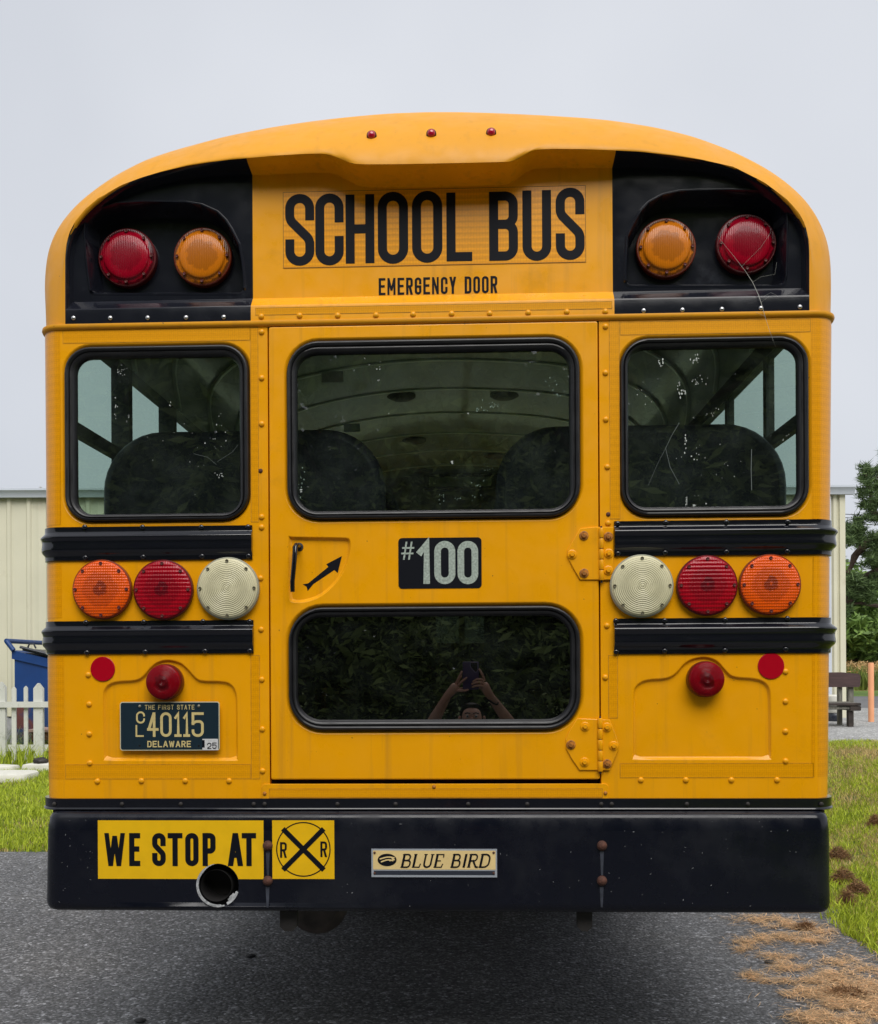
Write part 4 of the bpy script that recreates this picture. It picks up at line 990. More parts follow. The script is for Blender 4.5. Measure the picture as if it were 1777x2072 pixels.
# hooded recess round each pair of signal lamps
HOOD_L = [(186, 594), (183, 578), (176, 520), (173, 472), (174, 450), (184, 435), (199.4, 423.7), (238, 412.4), (295.6, 409), (375.7, 410.6), (407.7, 415.6), (440, 430), (457, 447), (468.6, 465), (484.7, 497), (491, 535), (494, 568), (494, 594)]
HOOD_R = [(1266, 578), (1266, 552), (1269, 480), (1281, 455), (1297, 428), (1313, 411), (1340, 396), (1375, 388), (1421, 386), (1500, 385.5), (1545, 387), (1566, 394), (1584, 408), (1591, 430), (1591, 480), (1590, 530), (1589, 560), (1586, 578)]
def seg_panel(seg, m, name, x0, x1, hood=None):
    mb = MB(); th = [0, .35, .7, 1.0]
    loops = []
    for k, t_ in enumerate((0, .25, .55, .8, 1.0)):
        lp = []
        for p in seg:
            dpt = YR - p[2]; q_ = inner(p, .004 + .010 * t_ if k else 0); lp.append((q_[0] if x0 - 1e-4 < q_[0] < x1 + 1e-4 else p[0], p[2] + dpt * t_, q_[1]))
        if x0 > -5: 
            pass
        loops.append(lp)
    # keep the split edges straight
    for lp in loops:
        for idx_ in (0, -1):
            pass
    if name != 'name_panel':
        e = -1 if x0 < -5 else 0
    for lp in loops:
        if x0 > -5: lp[0] = (x0, lp[0][1], lp[0][2])
        if x1 < 5: lp[-1] = (x1, lp[-1][1], lp[-1][2])
    mb.loft(loops, False, 0)
    last = loops[-1]; xa = last[0][0]; xb = last[-1][0]
    outer = [(p[0], YR, p[2]) for p in last]
    outer = [(xa, YR, ledge_t)] + [p for p in outer if p[2] > ledge_t + .004] + [(xb, YR, ledge_t)]
    polys = [outer]
    if hood:
        h_ = [PX(a_, b_, YR) for a_, b_ in hood]; h2 = round_path(h_, .02, True)
        dp = lambda z_: .070
        
        def hp(i_, f): 
            o_ = offset(h2, i_); return [(p[0], YR - .003 + (dp(p[1]) + .003) * f if f > 0 else YR - .007 * (1 if p[1] > ledge_t + .03 else .15), p[1]) for p in o_]
        l0 = [(p[0], YR, p[1]) for p in offset(h2, -.007)]
        mb.loft([l0, hp(-.003, 0), hp(.001, 0), hp(.005, .12), hp(.010, .6), hp(.018, 1.0)], True, 0)
        back = hp(.018, 1.0); mb.fill([back]); polys.append(l0)
    mb.fill(polys)
    # ledge and bolted flange below
    xa2, xb2 = (xa if x0 < -5 else x0), (xb if x1 > 5 else x1)
    f0, f1 = (seg[0][0] if x0 < -5 else x0), (seg[-1][0] if x1 > 5 else x1)
    mb.loft([[(xa2, YR, ledge_t), (xb2, YR, ledge_t)], [(xa2 * .3 + f0 * .7, YR - .004, ledge_t - .003), (xb2 * .3 + f1 * .7, YR - .004, ledge_t - .003)], [(f0, -.001, ledge_b + .005), (f1, -.001, ledge_b + .005)], [(f0, -.005, ledge_b + .001), (f1, -.005, ledge_b + .001)], [(f0, -.006, ledge_b - .004), (f1, -.006, ledge_b - .004)], [(f0, -.006, ZS), (f1, -.006, ZS)]], False, 0)
    return mb.build(name, m, bus, angle=32)
seg_panel(segs[0], M['capblack'], 'lamp_panel', -9, XS0, HOOD_L)
seg_panel(segs[1], M['yellow'], 'name_panel', XS0, XS1)
seg_panel(segs[2], M['capblack'], 'lamp_panel', XS1, 9, HOOD_R)
# signal lamps inside the hoods
lamp(259, 523, 59, YR + .072, 'hred', 'signal_lamp', 'red signal lamp under its hood', rim='red_rim', base=.024, dome=.011)
lamp(411.5, 521.5, 59, YR + .072, 'hamber', 'signal_lamp', 'amber signal lamp under its hood', rim='amber_rim', base=.024, dome=.011)
lamp(1347, 503.5, 60, YR + .072, 'hamber', 'signal_lamp', 'amber signal lamp under its hood', rim='amber_rim', base=.024, dome=.011)
lamp(1509, 495.5, 60, YR + .072, 'hred', 'signal_lamp', 'red signal lamp under its hood', rim='red_rim', base=.024, dome=.011)
from mathutils.bvhtree import BVHTree
bvh = BVHTree.FromPolygons([v_.co.copy() for v_ in cap_obj.data.vertices], [tuple(p_.vertices) for p_ in cap_obj.data.polygons])
def cap_hit(px, py):
    d_ = (P(px, py, 0) - CAM).normalized(); h_ = bvh.ray_cast(CAM, d_)[0]; return h_ if h_ is not None else P(px, py, -.08)
# clearance markers on the visor
M['marker'] = mat('red_marker_lens', (0.42, 0.004, 0.03), 0.12, coat=.5)
for px, py in ((752.4, 275.5), (873, 272.3), (994, 270)):
    p = cap_hit(px, py); mb = MB(); mb.lathe([(.0155, .02), (.0155, -.001), (.0135, -.003)], (0, 0, 0), 20); o = mb.build('marker_lamp', M['print'], bus, (p.x, p.y - .004, p.z))
    mb = MB(); mb.lathe([(.0125, -.002), (.012, -.006), (.009, -.010), (.004, -.0118), (.0001, -.012)], (0, 0, 0), 20); mb.build('marker_lens', M['marker'], o, (p.x, p.y - .004, p.z))
# the name board
yn = YR - .0012; c4 = [P(572, 389, yn), P(1184.7, 375.8, yn), P(1185.6, 529.8, yn), P(575, 542.5, yn)]
zA = (c4[0].z + c4[1].z) / 2; zB = (c4[2].z + c4[3].z) / 2; xA = (c4[0].x + c4[3].x) / 2; xB = (c4[1].x + c4[2].x) / 2
mb = MB(); q = [(xA, zB), (xB, zB), (xB, zA), (xA, zA)]; mb.loft([lift(q, YR - .0001), lift(q, yn)], True, 0, False); mb.face(lift(q, yn)); nb = mb.build('name_decal', M['nametape'], bus)
mb = MB(); ribbon(mb, q, .0016, True, yn - .0002, idx); mb.build('decal_edge', mat('grimy_edge', (0.22, 0.10, 0.01), .7), nb)
def nbx(zx0, zx1, zy0, zy1): return bx(484 + .4407 * zx0, 199.3 + .4407 * zy0, 484 + .4407 * zx1, 199.3 + .4407 * zy1, yn - .0006)
mb = MB(); text(mb, 'SCHOOL', [nbx(212, 345, 438, 768), nbx(350, 480, 436, 766), nbx(489, 621, 440, 757), nbx(637, 776, 428, 759), nbx(794, 933, 424, 754), nbx(952, 1070, 431, 747)], 0.0285, yn - .0006)
text(mb, 'BUS', [nbx(1148, 1280, 427, 744), nbx(1301, 1433, 421, 745), nbx(1454, 1586, 409, 741)], 0.0285, yn - .0006)
mb.build('lettering', M['print'], nb)
mb = MB(); ye = YR - .0008
text(mb, 'EMERGENCY DOOR', [(a_, b_, c_ + .000, d_) for a_, b_, c_, d_ in line_boxes('EMERGENCY DOOR', 766.5, 1006.5, 560.5, 595, ye, .28, {'M': 1.25, 'N': 1.05}, .7)], .0074, ye)
mb.build('door_lettering', M['print'], bus)
tape_strip(517, 616.5, 1238.5, 631, -.0066)
rivets([(529, 640.5), (606.5, 638.8), (683.6, 638.5), (761, 638), (836, 636.3), (914, 635), (991, 634.5), (1069, 633), (1147, 631.3), (1225, 630.5)], 'yellow', -.0062, .0092)
rivets([(149, 643.5), (223.4, 643.5), (299, 643), (376.6, 642.5), (453, 641.5), (1302.6, 628.5), (1381, 627), (1461, 625.5), (1540, 623.5), (1618.8, 621)], 'screw2' if 'screw2' in M else 'steel', -.0062, .0072)

# ------------------------------------------------------------------ body sides, inside, chassis
XI = 1.19; PITCH = .555; Y1 = .61
posts = [Y1 + k * PITCH for k in range(9)]
for s in (-1, 1):
    mb = MB(); e = lambda z: side_edge(s, z)
    mb.loft([[(e(z) , y, z), (e(z) - s * .04, y, z)] for y, z in ((.07, .74), (.07, 1.80))] , False)
    mb = MB()
    lo = [[(e(.74), y, .74), (e(1.8), y, 1.80), (e(1.8) - s * .07, y, 1.80), (e(.74) - s * .07, y, .74)] for y in (.10, LEN)]
    mb.loft(lo, True, 0, False); mb.build('side_panel', M['yellow'], bus)
    mb = MB(); x0, x1 = sorted((e(2.5) - s * .002, s * XI)); mb.box(x0, x1, .10, LEN, 2.485, 2.56); mb.build('window_header', M['post'], bus)
    for y in posts:
        mb = MB(); a_, b_ = sorted((e(2.1) - s * .004, s * XI)); mb.box(a_, b_, y, y + .038, 1.80, 2.485); mb.build('window_post', M['post'], bus)
    ys_ = [.10] + posts + [LEN]
    for k in range(len(ys_) - 1):
        ya, yb = ys_[k] + (.038 if k else 0), ys_[k + 1]
        xg = e(2.1) - s * .03; mb = MB(); mb.face([(xg, ya, 1.80), (xg, yb, 1.80), (xg, yb, 2.485), (xg, ya, 2.485)]); mb.build('side_window', M['side_glass'], bus)
        mb = MB(); a_, b_ = sorted((xg - s * .006, xg + s * -.03)); mb.box(a_, b_, ya, yb, 2.122, 2.167); mb.build('sash_bar', M['post'], bus)
# liner of the rear wall beside the door, corner pillars
mb = MB()
for s, xd in ((-1, DX0), (1, DX1)):
    a_, b_ = sorted((xd, xd + s * .028)); mb.box(a_, b_, .03, .10, .95, 2.45)
    e = side_edge(s, 2.1); a_, b_ = sorted((e - s * .003, e - s * .06)); mb.box(a_, b_, .075, .13, 1.8, 2.485)
mb.build('rear_pillar', M['post'], bus)
mb = MB()
for s, xd in ((-1, DX0), (1, DX1)):
    e = side_edge(s, 1.3); a_, b_ = sorted((xd, e - s * .02)); mb.box(a_, b_, .03, .05, .9, WIN_L[0][2] - .012)
mb.build('rear_lining', M['post'], bus)
IN = [(BX + (q_[0] - BX) * .925, 2.47 + (q_[1] - ZS) * .715) for q_ in SIL2[::4]]
mb = MB(); mb.loft([[(x, .09, z) for x, z in IN], [(x, LEN - .05, z) for x, z in IN]], False); ceil_obj = mb.build('ceiling', M['interior'], bus)
for y in posts:
    mb = MB(); sc_ = lambda f, dy: [(BX + (x - BX) * (1 - f), dy, 2.47 + (z - 2.47) * (1 - f)) for x, z in IN]
    mb.loft([sc_(.001, y - .012), sc_(.012, y - .010), sc_(.012, y + .012), sc_(.001, y + .014)], False, 0, False)
    mb.build('roof_rib', M['rib'], bus)
ceil_bvh = BVHTree.FromPolygons([v_.co.copy() for v_ in ceil_obj.data.vertices], [tuple(p_.vertices) for p_ in ceil_obj.data.polygons])
for px, py in ((812, 801), (1021, 799), (838, 890), (1002, 921), (856, 952)):
    h_, n_ = ceil_bvh.ray_cast(CAM, (P(px, py, 0) - CAM).normalized())[:2]
    if h_ is None: continue
    mb = MB(); mb.lathe([(.088, .03), (.088, -.004), (.06, -.018), (.0001, -.022)], (h_.x, h_.y, h_.z - .004), 20, axis='Z'); mb.build('dome_lamp', M['post'], bus)
for px, py, y in ((675, 763, 1.0), (714, 866, 2.4), (751, 936, 3.5)):
    p = P(px, py, y); mb = MB(); mb.box(p.x - .05, p.x + .04, y, y + .015, p.z - .02, p.z + .025); mb.build('notice_card', mat('pale_card', (.55, .62, .58), .5), bus)
# front bulkhead, mirror, windscreen
mb = MB(); mb.fill([[(x, LEN - .1, z) for x, z in IN] + [(XI, LEN - .1, 2.47), (XI, LEN - .1, 2.55), (-XI, LEN - .1, 2.55)][1:]]); mb.build('front_header', mat('brownish_header', (.16, .15, .12), .5, var=.2), bus)
mb = MB(); mb.bbox(-.32, .31, LEN - .2, LEN - .12, 2.86, 2.99, .01); mb.bbox(-.27, .26, LEN - .21, LEN - .199, 2.885, 2.965, .002, 1); mb.build('inside_mirror', [M['post'], M['interior']], bus)
mb = MB(); mb.box(side_edge(-1, 1) + .01, side_edge(1, 1) - .01, .06, LEN - .05, .88, .95); mb.build('bus_floor', M['floor_in'], bus)
# seats
def seat_parts(x0, x1, y):
    q = link('seat', None, bus, ((x0 + x1) / 2, y, .95))
    mb = MB(); r = .2; zt = 2.145; zb = 1.32
    out = [(x0, zb), (x1, zb), (x1, zt - r)] + [(x1 - r + r * math.cos(R(a_)), zt - r + r * math.sin(R(a_))) for a_ in range(10, 90, 10)] + [(x1 - r, zt), (x0 + r, zt)] + [(x0 + r + r * math.cos(R(a_)), zt - r + r * math.sin(R(a_))) for a_ in range(100, 180, 10)] + [(x0, zt - r)]
    th = .09
    lp = [lift(offset(out, .03), y - .002), lift(offset(out, .012), y + .006), lift(out, y + .025), lift(out, y + .065), lift(offset(out, .012), y + .082), lift(offset(out, .03), y + th)]
    mb.loft(lp, True, 0, True); mb.fill([lp[0]]); mb.fill([lp[-1]]); mb.build('seat_back', M['vinyl'], q, angle=60)
    mb = MB(); mb.bbox(x0, x1, y + .07, y + .47, 1.28, 1.42, .03); mb.build('seat_cushion', M['vinyl'], q)
    for xx in (x0 + .1, x1 - .1):
        for ya, yb in ((.12, .14), (.42, .40)): mb = MB(); mb.tube([(xx, y + ya, .95), (xx, y + yb, 1.29)], .014, 6); mb.build('seat_leg', M['post'], q)
    return q
SC = .71
sL = seat_parts(-1.14, -.187, .20); sR = seat_parts(.184, 1.14, .20)
for k in range(1, 7):
    for src in (sL, sR):
        c = src.copy(); col.objects.link(c); c.parent = bus; c.matrix_parent_inverse = src.matrix_parent_inverse.copy(); c.location = src.location + Vector((0, SC * k, 0))
        for ch in [o_ for o_ in col.objects if o_.parent == src]:
            d = ch.copy(); col.objects.link(d); d.parent = c; d.matrix_parent_inverse = ch.matrix_parent_inverse.copy()
            WT[d.name] = Vector((0, 0, 0))
# chassis
mb = MB()
for x in (-.43, .43): mb.box(x - .035, x + .035, .06, 7.6, .62, .84)
for y in (.25, 1.3, 3.9, 5.4): mb.box(-.4, .4, y, y + .08, .64, .8)
mb.box(-1.15, 1.15, .05, .12, .60, .74)
mb.build('chassis_frame', M['frame'], bus)
mb = MB()
for y in np.arange(.5, LEN, .5): mb.box(side_edge(-1, 1) + .03, side_edge(1, 1) - .03, y, y + .05, .84, .879)
mb.build('floor_beam', M['frame'], bus)
mb = MB(); c_ = P(640, 1838, .55); mb.lathe([(.08, -.02), (.105, .0), (.115, .02), (.115, .52), (.105, .54), (.03, .56)], (c_.x, .55, c_.z + .015), 24); mb.tube([(c_.x, 1.05, c_.z), (c_.x, 2.0, c_.z + .1), (c_.x + .1, 5.5, c_.z + .15)], .04, 10); mb.build('muffler', mat('dull_brown_muffler', (.06, .048, .042), .65, var=.5, vscale=14, bump=.4, bscale=50), bus)
mb = MB(); mb.tube([(c_.x, .57, c_.z + .03), (c_.x + .02, .5, c_.z + .06), (pc.x - .02, .9, pc.z + .02)], .045, 10); mb.build('exhaust_elbow', M['frame'], bus)
for px, w_ in ((586, 17), (1182, 15)):
    a_ = P(px - w_, 1850, .02); b_ = P(px + w_, 1850, .02); zb_ = P(px, 1881, .02).z
    o_ = [(a_.x, .66), (a_.x, zb_ + .014), (a_.x + .014, zb_), (b_.x - .014, zb_), (b_.x, zb_ + .014), (b_.x, .66)]
    mb = MB(); mb.loft([lift(o_, .0), lift(o_, .03)], True, 0, False); mb.fill([lift(o_, .0)]); mb.fill([lift(o_, .03)]); mb.build('tow_hook', M['frame'], bus)
mb = MB(); mb.bbox(.35, .95, 1.6, 2.3, .42, .82, .04); mb.build('fuel_tank', M['frame'], bus)
mb = MB(); mb.lathe([(.05, -1.0), (.055, -.25), (.16, -.16), (.19, 0), (.16, .16), (.055, .25), (.05, 1.0)], (0, 2.9, .52), 18, axis='X'); mb.build('rear_axle', M['frame'], bus)
M['tyre'] = mat('tyre_rubber', (.018, .018, .018), .8, bump=.4, bscale=80)
def wheel(x, y, s):
    q = link('wheel', None, bus, (x, y, .5))
    mb = MB(); mb.lathe([(.29, -.10), (.34, -.135), (.44, -.14), (.49, -.115), (.50, -.06), (.492, 0), (.50, .06), (.49, .115), (.44, .14), (.34, .135), (.29, .10)], (x, y, .5), 40, axis='X'); mb.build('tyre', M['tyre'], q)
    mb = MB(); mb.lathe([(.29, -.1), (.27, -.02), (.12, .0), (.11, .05 * s), (.0001, .06 * s)], (x, y, .5), 28, axis='X'); mb.build('rim', M['black'], q)
for x, y in ((-1.02, 2.9), (-.72, 2.9), (1.02, 2.9), (.72, 2.9), (-1.0, 6.6), (1.0, 6.6)): wheel(x, y, 1 if x > 0 else -1)
# nose: cowl, windscreen, bonnet, grille, front bumper
mb = MB(); mb.box(-1.16, 1.16, LEN - .05, LEN + .02, .74, 1.55); mb.build('cowl', M['yellow'], bus)
mb = MB(); mb.face([(-1.12, LEN - .02, 1.56), (1.12, LEN - .02, 1.56), (1.05, LEN - .08, 2.56), (-1.05, LEN - .08, 2.56)]); mb.build('windscreen', M['side_glass'], bus)
mb = MB(); mb.box(-.025, .025, LEN - .06, LEN + .0, 1.55, 2.58)
for s in (-1, 1): mb.box(*sorted((s * 1.1, s * 1.19)), LEN - .06, LEN, 1.5, 2.6)
mb.build('windscreen_pillar', M['yellow'], bus)
mb = MB(); hp_ = [(-.95, .8), (-.98, 1.2), (-.85, 1.42), (-.5, 1.52), (0, 1.55), (.5, 1.52), (.85, 1.42), (.98, 1.2), (.95, .8)]
l0 = [(x, LEN, z) for x, z in hp_]; l1 = [(x * .86, LEN + 1.55, .8 + (z - .8) * .82) for x, z in hp_]; l2 = [(x * .8, LEN + 1.66, .8 + (z - .8) * .72) for x, z in hp_]
mb.loft([l0, l1, l2], False); mb.fill([l2]); mb.build('bonnet', M['yellow'], bus)
mb = MB(); mb.box(-.5, .5, LEN + 1.66, LEN + 1.69, .85, 1.25); mb.build('grille', M['black'], bus)
mb = MB(); mb.bbox(-1.15, 1.15, LEN + 1.75, LEN + 1.85, .5, .78, .02); mb.build('front_bumper', M['bumper'], bus)
for s in (-1, 1):
    mb = MB(); arc = [(6.6 + .62 * math.cos(R(a_)), .55 + .6 * math.sin(R(a_))) for a_ in range(0, 181, 15)]
    mb.loft([[(s * .86, y, z) for y, z in arc], [(s * 1.17, y, z) for y, z in arc]], False); mb.build('mudguard', M['yellow'], bus)

# droppings, drips and scratches on the panes
M['splat'] = mat('dried_white_splash', (.52, .56, .53), .8); M['scratch'] = mat('faint_scratch', (.16, .19, .18), .8)
mb = MB(); rn = random.Random(11); yg = .0105
def splash(px, py, rx, ry, n, sz):
    for _ in range(n):
        p = P(px + rn.gauss(0, rx * .5), py + rn.gauss(0, ry * .5), yg); s1, s2 = sz * rn.uniform(.35, 1.1), sz * rn.uniform(.4, 1.7)
        mb.face([(p.x + s1 * math.cos(a_) * rn.uniform(.7, 1.2), yg, p.z + s2 * math.sin(a_) * rn.uniform(.7, 1.2)) for a_ in [k * 1.0472 for k in range(6)]])
for q in ((978, 826, 16, 14, 14, .0022), (1002, 818, 14, 8, 9, .0016), (1120, 772, 18, 16, 8, .0018), (1128, 800, 12, 14, 7, .002), (608, 970, 8, 26, 16, .0022), (893, 1005, 10, 14, 8, .0018), (968, 990, 14, 30, 12, .0018), (985, 945, 24, 14, 9, .0016), (925, 1010, 8, 6, 4, .0022), (800, 760, 180, 60, 12, .0012),
          (1338, 733, 8, 10, 9, .0026), (1408, 728, 9, 12, 10, .0028), (1381, 794, 9, 9, 12, .0026), (1411, 773, 16, 10, 16, .0017), (1372, 779, 6, 6, 4, .0022), (1387, 897, 3, 26, 9, .002), (1411, 925, 8, 6, 6, .0018), (1440, 835, 22, 10, 8, .0014), (1300, 800, 24, 34, 8, .0014), (1388, 1015, 1, 14, 7, .0016), (1450, 930, 90, 70, 16, .0012),
          (246, 750, 12, 12, 14, .0014), (235, 825, 4, 34, 10, .0016), (257, 855, 3, 3, 2, .002), (447, 868, 14, 22, 9, .0016), (444, 961, 14, 5, 8, .0018), (385, 905, 90, 70, 14, .0012), (345, 823, 4, 10, 4, .0016)): splash(*q)
def drip(pts, w_, m_): mb.tube([P(a_, b_, yg) for a_, b_ in pts], w_, 4, m=m_, cap=False)
drip([(1521, 909), (1520, 950), (1521, 985), (1521, 992)], .0011, 1); drip([(1375, 855), (1360, 880), (1347, 907), (1356, 945), (1375, 980)], .0007, 1); drip([(1347, 907), (1330, 940), (1312, 982)], .0004, 1); drip([(1390, 1005), (1390, 1022)], .0009, 0); drip([(392, 918), (420, 925), (438, 940)], .0004, 1); drip([(440, 934), (470, 915), (482, 900)], .0004, 1)
tag(mb.build('window_splashes', [M['splat'], M['scratch']], bus), kind='stuff')
# stray cobweb strands in front of the right-hand lamps
M['web'] = mat('dusty_cobweb', (.42, .42, .38), .9)
mb = MB()
def strand(pts, r, y0=-.004):
    q = [P(a_, b_, c_) for a_, b_, c_ in pts]; mb.tube(q, r, 4, cap=False)
strand([(1452, 478, .03), (1480, 512, .02), (1508, 548, .005), (1523, 571, -.005), (1535, 597, -.012), (1542, 618, -.014), (1548, 640, -.016), (1556, 665, -.012), (1565, 690, -.016), (1570, 702, -.004)], [.0002, .0003, .0005, .0008, .0010, .0009, .0006, .0004, .0003, .0002])
for q in ([(1545, 600, -.012), (1560, 592, -.012), (1575, 600, -.01)], [(1540, 612, -.012), (1556, 600, -.01)], [(1523, 571, -.005), (1540, 560, -.004), (1568, 555, -.004), (1572, 530, 0)], [(1500, 540, .0), (1540, 500, .0), (1560, 470, .01)], [(1548, 640, -.014), (1530, 632, -.01)]): strand(q, .00022)
tag(mb.build('cobweb', M['web']), 'grey dusty cobweb strands hanging over the right red signal lamp', 'cobweb')

# ================================================================== SURROUNDINGS
# --- long metal-sided building behind the bus
M['siding'] = mat('cream_metal_siding', (.62, .60, .46), .5, var=.05, vscale=1.5, dirt=((.30, .24, .14), 1.4, .60, .35))
M['trimw'] = mat('white_metal_trim', (.55, .59, .66), .4, var=.05, vscale=3)
M['block'] = mat('grey_block_foundation', (.30, .30, .31), .9, var=.25, vscale=12, bump=.6, bscale=40)
A = P(0, 985, 0); 
dl, dr = 14.6, 15.15                                # distances from the camera to the left and right ends of the wall
WLx, WLy = -14.0, dl + CAM.y - .3; WRp = P(1709, 1200, dr + CAM.y); WRx, WRy = WRp.x, WRp.y
ang = math.atan2(WRy - (dl + CAM.y), WRx + 6.9)
WLy = WRy - math.tan(ang) * (WRx - WLx)
eave = P(1700, 1002, WRy).z
wall_len = math.hypot(WRx - WLx, WRy - WLy); ux, uy = math.cos(ang), math.sin(ang)
def bp(u, d, z): return (WLx + ux * u - uy * d, WLy + uy * u + ux * d, z)      # u along the wall, d backwards
bld = thing('metal_building', bp(wall_len / 2, 0, 0), 'long low cream metal-sided building with pale grey gutter behind the bus', 'building')
pw = wall_len / 22; rib = .028
for k in range(22):
    mb = MB(); xs = []; nr = 3; u0 = k * pw
    prof = [(0, 0)]
    for r_ in range(nr):
        c_ = u0 + pw * (r_ + .5) / nr; prof += [(c_ - .045 - u0, 0), (c_ - .022 - u0, -rib), (c_ + .022 - u0, -rib), (c_ + .045 - u0, 0)]
        m_ = c_ + pw / nr / 2 - u0
        if r_ < nr - 1: prof += [(m_ - .02, 0), (m_ - .01, -.006), (m_ + .01, -.006), (m_ + .02, 0)]
    prof.append((pw, 0))
    mb.loft([[bp(u0 + a_, b_, z) for a_, b_ in prof] for z in (.62, eave)], False, 0, False)
    mb.build('siding_panel', M['siding'], bld)
mb = MB(); n_ = 40
mb.loft([[bp(0, .0, -.2), bp(wall_len, .0, -.2)], [bp(0, 0, .6), bp(wall_len, 0, .6)], [bp(0, .1, .62), bp(wall_len, .1, .62)]], False, 0, False); mb.build('foundation', M['block'], bld)
mb = MB(); gp = [(-.02, -.13), (-.10, -.13), (-.12, -.06), (-.15, -.03), (-.15, .0), (-.13, .0), (-.12, -.02)]
mb.loft([[bp(u, d, eave + .13 + z) for d, z in gp] for u in (-.1, wall_len + .12)], False, 0, False); mb.fill([[bp(wall_len + .12, d, eave + .13 + z) for d, z in gp]]); 
mb.loft([[bp(u, -.02, eave), bp(u, -.02, eave + .13)][::1] for u in (-.1, wall_len + .12)], False, 0, False)
mb.build('gutter', M['trimw'], bld)
mb = MB(); mb.box(0, 1, 0, 1, 0, 1) ; mb = MB()
cq = lambda u0, u1, d0_, d1_, z0, z1: mb.loft([[bp(u0, d0_, z), bp(u1, d0_, z), bp(u1, d1_, z), bp(u0, d1_, z)] for z in (z0, z1)], True, 0, False)
cq(wall_len - .08, wall_len + .004, -.034, .06, .3, eave); mb.build('corner_trim', M['siding'], bld)
mb = MB(); cq(wall_len - .36, wall_len - .22, -.05, -.035, .45, eave - .01); mb.build('downspout', M['trimw'], bld)
mb = MB()
mb.loft([[bp(u, d, z) for d, z in ((-.1, eave + .1), (6, eave + 1.1), (12, eave + .1))] for u in (-.1, wall_len + .1)], False, 0, False)
mb.build('metal_roof', M['trimw'], bld)
mb = MB()
mb.face([bp(wall_len, 0, 0), bp(wall_len, 12, 0), bp(wall_len, 12, eave + .09), bp(wall_len, 6, eave + 1.08), bp(wall_len, 0, eave + .09)]); mb.face([bp(0, 0, 0), bp(0, 12, 0), bp(0, 12, eave), bp(0, 0, eave)]); mb.face([bp(0, 12, 0), bp(wall_len, 12, 0), bp(wall_len, 12, eave), bp(0, 12, eave)])
mb.build('end_wall', M['siding'], bld)
for k in range(14):
    p = bp(wall_len - .25 - k * 1.2, -.05, eave + .155); mb = MB(); mb.lathe([(.02, 0), (.012, .012), (.0001, .014)], (0, 0, 0), 8, axis='Z'); mb.build('roof_screw', M['screw'], bld, p)

# --- white picket fence
M['fence'] = mat('weathered_white_paint', (.56, .57, .52), .7, var=.06, vscale=6, bump=.3, bscale=60, stretch=(1, 1, .15), dirt=((.25, .27, .20), 9, .55, .55))
YF = 8.9
fence = thing('picket_fence', (-4.6, YF, Hs(-4.6, YF)), 'weathered white picket fence standing in front of the blue dumpster', 'fence')
def zf(x): return Hs(x, YF)
def picket(px0, px1, ptop, name):
    x0, x1 = P(px0, 1450, YF).x, P(px1, 1450, YF).x; zt = P(px0, ptop, YF).z; xm = (x0 + x1) / 2; z0 = zf(xm) - .02; wd = x1 - x0
    mb = MB(); o_ = [(x0, z0), (x1, z0), (x1, zt - wd * .55), (xm + wd * .05, zt), (xm - wd * .05, zt), (x0, zt - wd * .55)]
    th = .022 if name == 'picket' else .05
    mb.loft([lift(o_, YF - th), lift(o_, YF)], True, 0, False); mb.fill([lift(o_, YF - th)]); mb.fill([lift(o_, YF)]); mb.build(name, M['fence'], fence)
pk = [(-3.5, 14.5, 1381, 'fence_post'), (25, 33, 1390, 'picket'), (49.5, 57.5, 1389, 'picket'), (72, 87, 1382, 'fence_post')]
for k in range(-7, 10):
    for a_, b_, t_, n_ in ((-3.5, 14.5, 1381, 'fence_post'), (25.5, 34, 1390, 'picket'), (49.5, 57.5, 1389, 'picket')):
        o = k * 75.5
        if a_ + o < -560 or a_ + o > 700: continue
        picket(a_ + o + random.uniform(-.6, .6), b_ + o, t_ + random.uniform(-1.5, 1.5), n_)
mb = MB(); x0, x1 = P(-540, 1424, YF).x, P(720, 1424, YF).x; zt, zb = P(50, 1419.5, YF).z, P(50, 1431, YF).z
mb.box(x0, x1, YF - .075, YF - .05, zb, zt); mb.build('fence_rail', M['fence'], fence)
mb = MB(); mb.box(x0, x1, YF + .001, YF + .03, .32, .40); mb.build('fence_rail', M['fence'], fence)

# --- blue dumpster
M['blue'] = mat('blue_dumpster_paint', (.004, .040, .17), .45, var=.12, vscale=4, bump=.3, bscale=8)
M['bluerust'] = mat('rusted_blue_steel', (.006, .035, .13), .6, dirt=((.13, .035, .02), 3.0, .45, .9), bump=.4, bscale=30)
M['lid'] = mat('dark_plastic_lid', (.02, .024, .035), .3, rvar=.1)
YDm = 9.6
q = P(29.5, 1317, YDm); xd0 = q.x; zd0 = q.z; q2 = P(98, 1337, YDm); sl = (q2.z - zd0) / (q2.x - xd0)
xd1 = xd0 + 1.55; zd1 = zd0 + sl * 1.0; g0 = Hs(xd0, YDm) + .05
dmp = thing('dumpster', (xd0 + .8, YDm + .6, g0), 'blue steel dumpster with dark sloping lid behind the picket fence', 'dumpster')
zm = P(60, 1425, YDm).z; zl = P(60, 1452, YDm).z
def dbody(z0f, z1f, m_, name, off=0.0):
    mb = MB(); lo = [(xd0 - off, YDm - off), (xd1 + off, YDm - off), (xd1 + off, YDm + 1.7 + off), (xd0 - off, YDm + 1.7 + off)]
    f = lambda x, zz: zz if not callable(zz) else zz(x)
    a_ = [(x, y, f(x, z0f)) for x, y in lo]; b_ = [(x, y, f(x, z1f)) for x, y in lo]
    mb.loft([a_, b_], True, 0, False); mb.face(b_); mb.face(a_[::-1]); mb.build(name, m_, dmp)
top = lambda x: zd0 + sl * (x - xd0) * .8
dbody(zm, top, M['blue'], 'dumpster_body'); dbody(g0, lambda x: zm - .001, M['bluerust'], 'dumpster_base')
